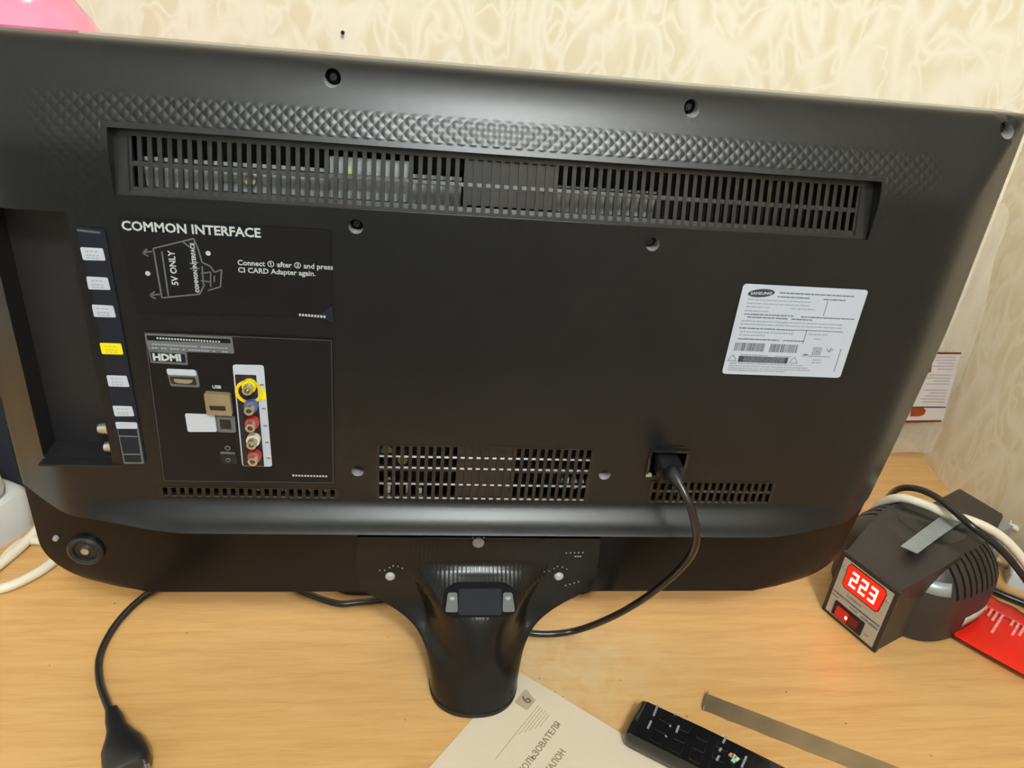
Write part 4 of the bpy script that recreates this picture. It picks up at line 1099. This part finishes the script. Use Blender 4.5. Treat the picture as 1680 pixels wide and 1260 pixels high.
# metal strip
A = on_z(1167, 1137, .004); B = on_z(1154, 1160, .004); D = on_z(1415, 1262, .004); ux = (D - B).normalized(); nv = Vector((-ux.y, ux.x, 0)); wd = (A - B).dot(nv)
ms = empty('metal_strip', (B.x, B.y, 0), label='worn flat aluminium strip with an upturned end lying right of the remote control', cat='metal strip')
mb = MB(); n = 24
rings = []
for i in range(n + 1):
    t = .24 * i / n; j1 = .0004 * math.sin(i * 2.1); rings.append([ux * t + nv * j1 + Vector((0, 0, .0030)), ux * t + nv * wd + Vector((0, 0, .0030)), ux * t + nv * wd + Vector((0, 0, .0045)), ux * t + nv * (wd * .75) + Vector((0, 0, .0042)), ux * t + nv * j1 + Vector((0, 0, .0038))])
for r_ in rings:
    for k in range(len(r_)): r_[k] = r_[k] - Vector((0, 0, .0028))
vs, fs = loft(rings); mb.add(vs, fs); mb.build('strip', M_STRIP, ms)
mb = MB(); vs, fs = loft([[Vector((0, 0, 0)), nv * wd, nv * wd + ux * .0008, ux * .0008], [Vector((0, 0, .006)), nv * wd + Vector((0, 0, .006)), nv * wd + ux * .0008 + Vector((0, 0, .006)), ux * .0008 + Vector((0, 0, .006))]]); mb.add(vs, fs); mb.build('upturned_end', M_METAL, ms)

# red sachet
A = on_z(1563, 1045, .006); B = on_z(1612, 974, .010); D = on_z(1680, 1116, .006)
ea = (B - A); ea.z = 0; wa = ea.length; ea.normalize(); eb = Vector((ea.y, -ea.x, 0))
rs = empty('red_sachet', (A.x, A.y, 0), label='glossy red foil sachet with pale print beside the stabilizer', cat='sachet')
n = 20; vs = []; fs = []
for sgn in (1, -1):
    for j in range(n + 1):
        for i in range(n + 1):
            a = i / n; b = j / n; h = .0075 * (1 - (2 * a - 1) ** 4) * min(1, b * 4 + .15) + .0006 * math.sin(a * 17 + b * 9)
            z = .0085 + (h * .45 if sgn > 0 else -h * .98)
            vs.append(tuple(ea * (wa * .80 * a) + eb * (.17 * b) + Vector((0, 0, max(.0006, z)))))
m = n + 1
for k in range(2):
    for j in range(n):
        for i in range(n):
            o_ = k * m * m; fs.append((o_ + j * m + i, o_ + j * m + i + 1, o_ + (j + 1) * m + i + 1, o_ + (j + 1) * m + i))
per = list(range(m)) + [j * m + n for j in range(1, m)] + [n * m + i for i in range(n - 1, -1, -1)] + [j * m for j in range(n - 1, 0, -1)]
for k in range(len(per)): a, b = per[k], per[(k + 1) % len(per)]; fs.append((a, b, b + m * m, a + m * m))
mb = MB(); mb.add(vs, fs); mb.build('pouch', M_REDBAG, rs, True, 60)
vs = []; fs = []
for j in range(31):
    for i in range(5):
        a = i / 4; b = j / 30; vs.append(tuple(ea * (wa * (.79 + .21 * a)) + eb * (.17 * b) + Vector((0, 0, .0095 + .0008 * math.sin(j * 1.7) * a + .0025 * a))))
for j in range(30):
    for i in range(4): fs.append((j * 5 + i, j * 5 + i + 1, (j + 1) * 5 + i + 1, (j + 1) * 5 + i))
mb = MB(); mb.add(vs, fs); o = mb.build('sealed_edge', M_REDSEAL, rs, True, 60); md = o.modifiers.new('s', 'SOLIDIFY'); md.thickness = .0006; o['label'] = 'crimped translucent red seam'
mb = MB(); rnd = random.Random(2)
for i in range(26):
    b = .008 + i * .0046
    if i % 5 == 4: continue
    ln_ = rnd.choice([.010, .018, .026, .034, .022]) * (0.5 + .5 * ((i % 5) / 4)); a1 = wa * .76
    k = 0
    while k < ln_:
        sgm = rnd.uniform(.002, .005); q0 = ea * (a1 - k) + eb * b; q1 = ea * (a1 - k - sgm) + eb * b
        mb.prism([(q0.x, q0.y), (q1.x, q1.y), ((q1 + eb * .0022).x, (q1 + eb * .0022).y), ((q0 + eb * .0022).x, (q0 + eb * .0022).y)], .0112, .0124); k += sgm + .0008
mb.build('small_print', M_PINKPR, rs)

# ---------------------------------------------------------------- cables at the right
def cable(name, pts, r, m, label, cat='cable', group=None, seg=10, sm=7):
    mb = MB(); mb.tube([Vector(p) for p in pts], r, seg, smooth=sm); o = mb.build(name, m, None, True, 60); tag(o, label, cat, group); return o
cable('white_cable', [on_z(1398, 905, .004), on_z(1408, 880, .02), on_z(1424, 852, .045), on_z(1445, 826, .072), on_z(1478, 817, .090), on_z(1518, 828, .0935), on_z(1556, 844, .0935), on_z(1592, 854, .0925), on_z(1624, 868, .088), on_z(1652, 888, .080), on_z(1678, 918, .066), on_z(1700, 952, .048), on_z(1725, 985, .022), on_z(1770, 1020, .0045)], .0042, M_WCABLE, 'thick white cable arching over the dark stabilizer')
cable('black_cable', [on_z(1452, 822, .040), on_z(1472, 803, .085), on_z(1500, 801, .1000), on_z(1530, 812, .1035), on_z(1560, 834, .1045), on_z(1590, 860, .1025), on_z(1625, 886, .094), on_z(1655, 915, .083), on_z(1682, 950, .066), on_z(1710, 990, .046), on_z(1745, 1040, .020), on_z(1790, 1090, .004)], .0032, M_BCABLE, 'black cable lying across the top of the stabilizer, crossing the white one')
cable('black_cable', [on_z(1600, 955, .004), on_z(1618, 964, .004), on_z(1645, 976, .004), on_z(1680, 990, .004), on_z(1740, 1016, .004)], .0038, M_BCABLE, 'thin black cable on the desk behind the red sachet')
# white coiled cable: parallel strands tied together
cb = empty('coiled_white_cable', on_z(1690, 880, 0), label='bundle of white cable folded in parallel strands by the right wall', cat='cable')
O2 = Vector(cb.location)
for i in range(6):
    z = .0048 + .0088 * (i % 2)
    a = on_z(1652 + i * 9, 852 + i * .5, .030 + z); b = on_z(1700 + i * 9, 925 + i * 2, z)
    mb = MB(); mb.tube([a - O2 - Vector((0, 0, .004)), a.lerp(b, .3) - O2 + Vector((0, 0, .006)), a.lerp(b, .7) - O2 + Vector((0, 0, .003)), b - O2], .0036, 8, smooth=6); mb.build('strand', M_WCABLE, cb, True, 60)
mb = MB(); a = on_z(1650, 848, .036); b = on_z(1712, 848, .036); mb.tube([a - O2, b - O2], .0032, 8, smooth=0); mb.build('strand', M_WCABLE, cb, True, 60)
pg = empty('grey_plug', on_z(1640, 866, .045) - Vector((0, 0, .0)), srz, label='small grey plug at the rear end of the stabilizer', cat='plug')
mb = MB(); mb.box(-.010, .010, -.007, .007, -.045, .004); mb.build('plug_body', M_GREYPL, pg)
mb = MB(); mb.tube([Vector((.008, 0, 0)), Vector((.02, -.005, -.002)), Vector((.03, -.012, -.012))], .003, 8); mb.build('cable', M_WCABLE, pg, True)
ad = empty('white_adapter', on_z(1685, 960, 0), -0.6, label='white power adapter block on the desk behind the red sachet', cat='adapter')
mb = MB(); mb.prism(rrect(-.020, .020, -.013, .013, .003), 0.0, .016, 'z', ch=.002); mb.build('case', M_WPLAST, ad, True, 40)
mb = MB(); mb.tube([Vector((-.018, .006, .008)), Vector((-.028, .012, .006)), Vector((-.036, .012, .004))], .0022, 8); mb.build('cable', mat('brown_lead', lin(120, 90, 66), .5), ad, True)

# ---------------------------------------------------------------- bag in the corner and its card
YB = 0.300
def bagp(px, py, Y): return on_y(px, py, Y)
kb = NT('thin_clear_plastic'); kb.b.inputs['Base Color'].default_value = (*lin(235, 225, 210), 1); kb.b.inputs['Roughness'].default_value = 0.28
kb.b.inputs['Alpha'].default_value = 0.30; kb.bump(kb.noise(kb.pos((1, 1, .5)), 22, 3, 1.2), 0.9, 0.01)
bag = empty('plastic_bag', (0.55, YB, 0.0), label='crumpled translucent plastic bag standing in the wall corner', cat='bag')
OB = Vector(bag.location)
out = [(1400, 748), (1480, 742), (1545, 738), (1562, 690), (1580, 620), (1600, 560), (1618, 500), (1630, 430), (1655, 360), (1640, 330), (1590, 335), (1480, 380), (1400, 430)]
def bag_sheet(Y, k):
    P = [bagp(*q, Y) for q in out]; c_ = sum(P, Vector()) / len(P)
    vs = [c_]; N_ = 52; C_ = catmull(P + [P[0]], 4)[:-1]; n_ = len(C_)
    for r_ in (.35, .7, 1.0):
        for i, p in enumerate(C_):
            q = c_.lerp(p, r_); q.y += (0.0010 * math.sin(i * 1.9 + r_ * 5) * k) ; vs.append(q)
    fs = [(0, 1 + i, 1 + (i + 1) % n_) for i in range(n_)]
    for k_ in range(2):
        for i in range(n_):
            j = (i + 1) % n_; fs.append((1 + k_ * n_ + i, 1 + k_ * n_ + j, 1 + (k_ + 1) * n_ + j, 1 + (k_ + 1) * n_ + i))
    return [Vector((v.x, v.y, max(.001, v.z))) - OB for v in vs], fs
for Y, k, nm in ((0.286, 1, 'front_sheet'), (0.302, -1, 'rear_sheet')):
    vs, fs = bag_sheet(Y, k); mb = MB(); mb.add(vs, fs); mb.build(nm, kb.m, bag, True, 70)
YC = 0.2825
cdn = empty('printed_card', (bagp(1530, 640, YC).x, YC, bagp(1530, 690, YC).z), label='white printed card with brown lines held against the plastic bag in the corner', cat='card')
OC = Vector(cdn.location)
def cpoly(name, m, q, y0, y1, par=None):
    P = [bagp(*p, YC) - OC for p in q]; mb = MB(); mb.prism([(p.x, p.z) for p in P], y0, y1, 'y'); return mb.build(name, m, par or cdn)
cpoly('card', M_CARD, [(1440, 578), (1577, 579), (1546, 692), (1400, 695)], 0, .0008)
cpoly('brown_rule', M_BROWN, [(1500, 577), (1577, 578), (1576, 581), (1500, 581)], -.0003, 0)
cpoly('brown_rule', M_BROWN, [(1470, 690), (1545, 689), (1544, 692), (1470, 694)], -.0003, 0)
cpoly('brown_rule', M_STICKDARK, [(1490, 667), (1552, 667), (1551, 669), (1490, 669)], -.0003, 0)
cpoly('brown_square', M_BROWN, [(1515, 597), (1529, 597), (1527, 611), (1512, 611)], -.0003, 0)
cpoly('brown_seal', mat('brown_seal_print', lin(150, 60, 14), .5), [(1495, 669), (1514, 668), (1519, 673), (1516, 680), (1508, 683), (1493, 683)], -.0003, 0)
mb = MB(); rnd = random.Random(9)
for i in range(16):
    y_ = 585 + i * 4.9
    if i in (5, 10): continue
    x1_ = 1570 - (y_ - 580) * .27; x0_ = x1_ - rnd.uniform(26, 46)
    P = [bagp(*p, YC) - OC for p in ((x0_, y_), (x1_, y_ + .4), (x1_, y_ + 2), (x0_, y_ + 1.6))]; mb.prism([(p.x, p.z) for p in P], -.0002, 0, 'y')
mb.build('small_print', mat('pale_card_print', lin(168, 160, 164), .6), cdn)

# ---------------------------------------------------------------- left side: strip, plug, cables, box, vase
pc = on_z(22, 850, .02)
ps = empty('power_strip', (-0.452, 0.118, 0), math.radians(62), label='white power strip at the left edge behind the television', cat='power strip')
mb = MB(); mb.prism(rrect(-.22, .055, -.030, .030, .022, 6), 0.0, .040, 'z', ch=.006); body = mb.build('case', M_WPLAST, ps, True, 50)
for k in range(3):
    x = .022 - k * .055; mb = MB(); mb.lathe([(.0205, .0402), (.0225, .0410), (.0235, .0400)], (x, 0, 0), 'z', 28); so = mb.build('socket_ring', M_WPLAST, ps, True)
    mb = MB(); mb.lathe([(0, .0401), (.0205, .0402), (.0205, .0398)], (x, 0, 0), 'z', 28); mb.build('socket_well', M_GREYPL, so, True)
wp = empty('white_plug', ps.matrix_world.translation, 0, label='white plug standing in the power strip at the left edge', cat='plug')
pw = Vector((-0.452, 0.118, 0)) + Matrix.Rotation(math.radians(62), 3, 'Z') @ Vector((.022, 0.0, 0))
wp.location = (pw.x, pw.y, .041)
mb = MB(); mb.lathe([(0, 0), (.019, 0), (.020, .004), (.019, .020), (.012, .036), (.006, .042), (0, .042)], seg=28); mb.build('plug_body', M_WPLAST, wp, True, 50)
mb = MB(); mb.tube([Vector((0, 0, .040)), Vector((-.005, -.002, .055)), Vector((-.03, -.02, .06)), Vector((-.07, -.05, .03))], .0035, 8); mb.build('cable', M_WCABLE, wp, True)
gW = None
cable('white_cable', [on_z(110, 800, .004), on_z(86, 838, .010), on_z(62, 868, .008), on_z(35, 896, .0045), on_z(0, 926, .0045), on_z(-50, 960, .0045), on_z(-100, 1000, .0045)], .0045, M_WCABLE, 'upper white cable curving out beside the power strip')
cable('white_cable', [on_z(130, 880, .0042), on_z(95, 890, .0042), on_z(70, 888, .0042), on_z(42, 888, .0042), on_z(18, 904, .0042), on_z(-6, 932, .0042), on_z(-50, 975, .0042)], .0040, M_WCABLE, 'short bent white cable between the two curved white cables at left')
cable('white_cable', [on_z(130, 870, .0045), on_z(106, 902, .0045), on_z(82, 926, .0045), on_z(50, 946, .0045), on_z(20, 960, .0045), on_z(-10, 968, .0045), on_z(-60, 975, .0045)], .0043, M_WCABLE, 'lowest white cable curving under the left corner of the television')
bo = empty('storage_box', (-0.66, 0.335, 0), math.radians(-9), label='dark navy storage box behind the power strip at the left edge', cat='box')
mb = MB(); mb.prism(rrect(-.22, .25, -.11, .10, .008), 0, .30, 'z', ch=.002); mb.build('box_body', M_BOX, bo, True, 40)
mb = MB(); mb.prism(rrect(-.223, .253, -.113, .103, .009), .285, .315, 'z', ch=.003); mb.build('lid', M_BOX, bo, True, 40)
# pink vase behind the upper left corner
YV = 0.30
pa = on_y(118, 0, YV); pb = on_y(153, 46, YV); pcx = on_y(52, 20, YV); print('VASE', pa, pb, pcx)
vz = pcx.x
rt = pa.x - vz; rb_ = pb.x - vz
va = empty('pink_vase', (vz, YV, 0), label='glossy pink plastic vase rising behind the upper left corner of the television', cat='vase')
z1, z2 = pa.z, pb.z
mb = MB(); mb.lathe([(0, .316), (.06, .316), (.072, .322), (.092, z2 - .06), (.096, z2 - .035), (.088, z2 - .018), (rb_ + .004, z2 - .006), (rb_, z2), (rt + .010, z2 + (z1 - z2) * .35), (rt + .004, z2 + (z1 - z2) * .7), (rt, z1), (rt - .002, z1 + .03), (rt + .004, z1 + .08), (rt, z1 + .082), (rt - .006, z1 + .03), (rt - .006, z1 - .02), (0, z1 - .03)], seg=48)
mb.build('vase_body', M_PINK, va, True, 60)
# nail in the wall
tq = None
for k in range(60):
    Y = 0.30 + k * .005; p = on_y(563, 53, Y)
    if Y >= onback(p.x, .001): tq = p; break
if tq:
    nl = empty('wall_nail', (tq.x, tq.y, tq.z), label='tiny dark nail in the wallpaper above the television', cat='nail')
    mb = MB(); mb.lathe([(0, -.006), (.0022, -.006), (.0022, -.005), (.0009, -.005), (.0009, .004)], (0, 0, 0), 'y', 10); mb.build('nail_body', M_SCREW, nl, True)
# crumbs
mb = MB(); rnd = random.Random(4)
for px, py in ((665, 1181), (856, 1101), (885, 1113), (911, 1135), (924, 1143), (300, 968), (188, 990), (1290, 1135), (1388, 1187), (1018, 1116)):
    p = on_z(px, py, .0006); r = rnd.uniform(.0004, .0008)
    mb.add([(p.x + r, p.y, .0004), (p.x - r, p.y + r * .4, .0003), (p.x, p.y - r, .0004), (p.x + r * .2, p.y + r, .0002), (p.x, p.y, .0012)], [(0, 3, 4), (3, 1, 4), (1, 2, 4), (2, 0, 4), (0, 2, 1, 3)])
tag(mb.build('crumbs', mat('brown_crumb', lin(90, 62, 32), .8)), 'scattered dark crumbs on the oak desk', 'crumbs', kind='stuff')

for o in bpy.data.objects:
    if o.parent and o.name.split('.')[0] in ('small_print', 'printed_marks', 'symbols', 'button_print', 'barcode', 'line_drawing', 'frame_rule', 'border_line', 'raised_dot'):
        if o.name.split('.')[0] != 'raised_dot': o['kind'] = 'stuff'
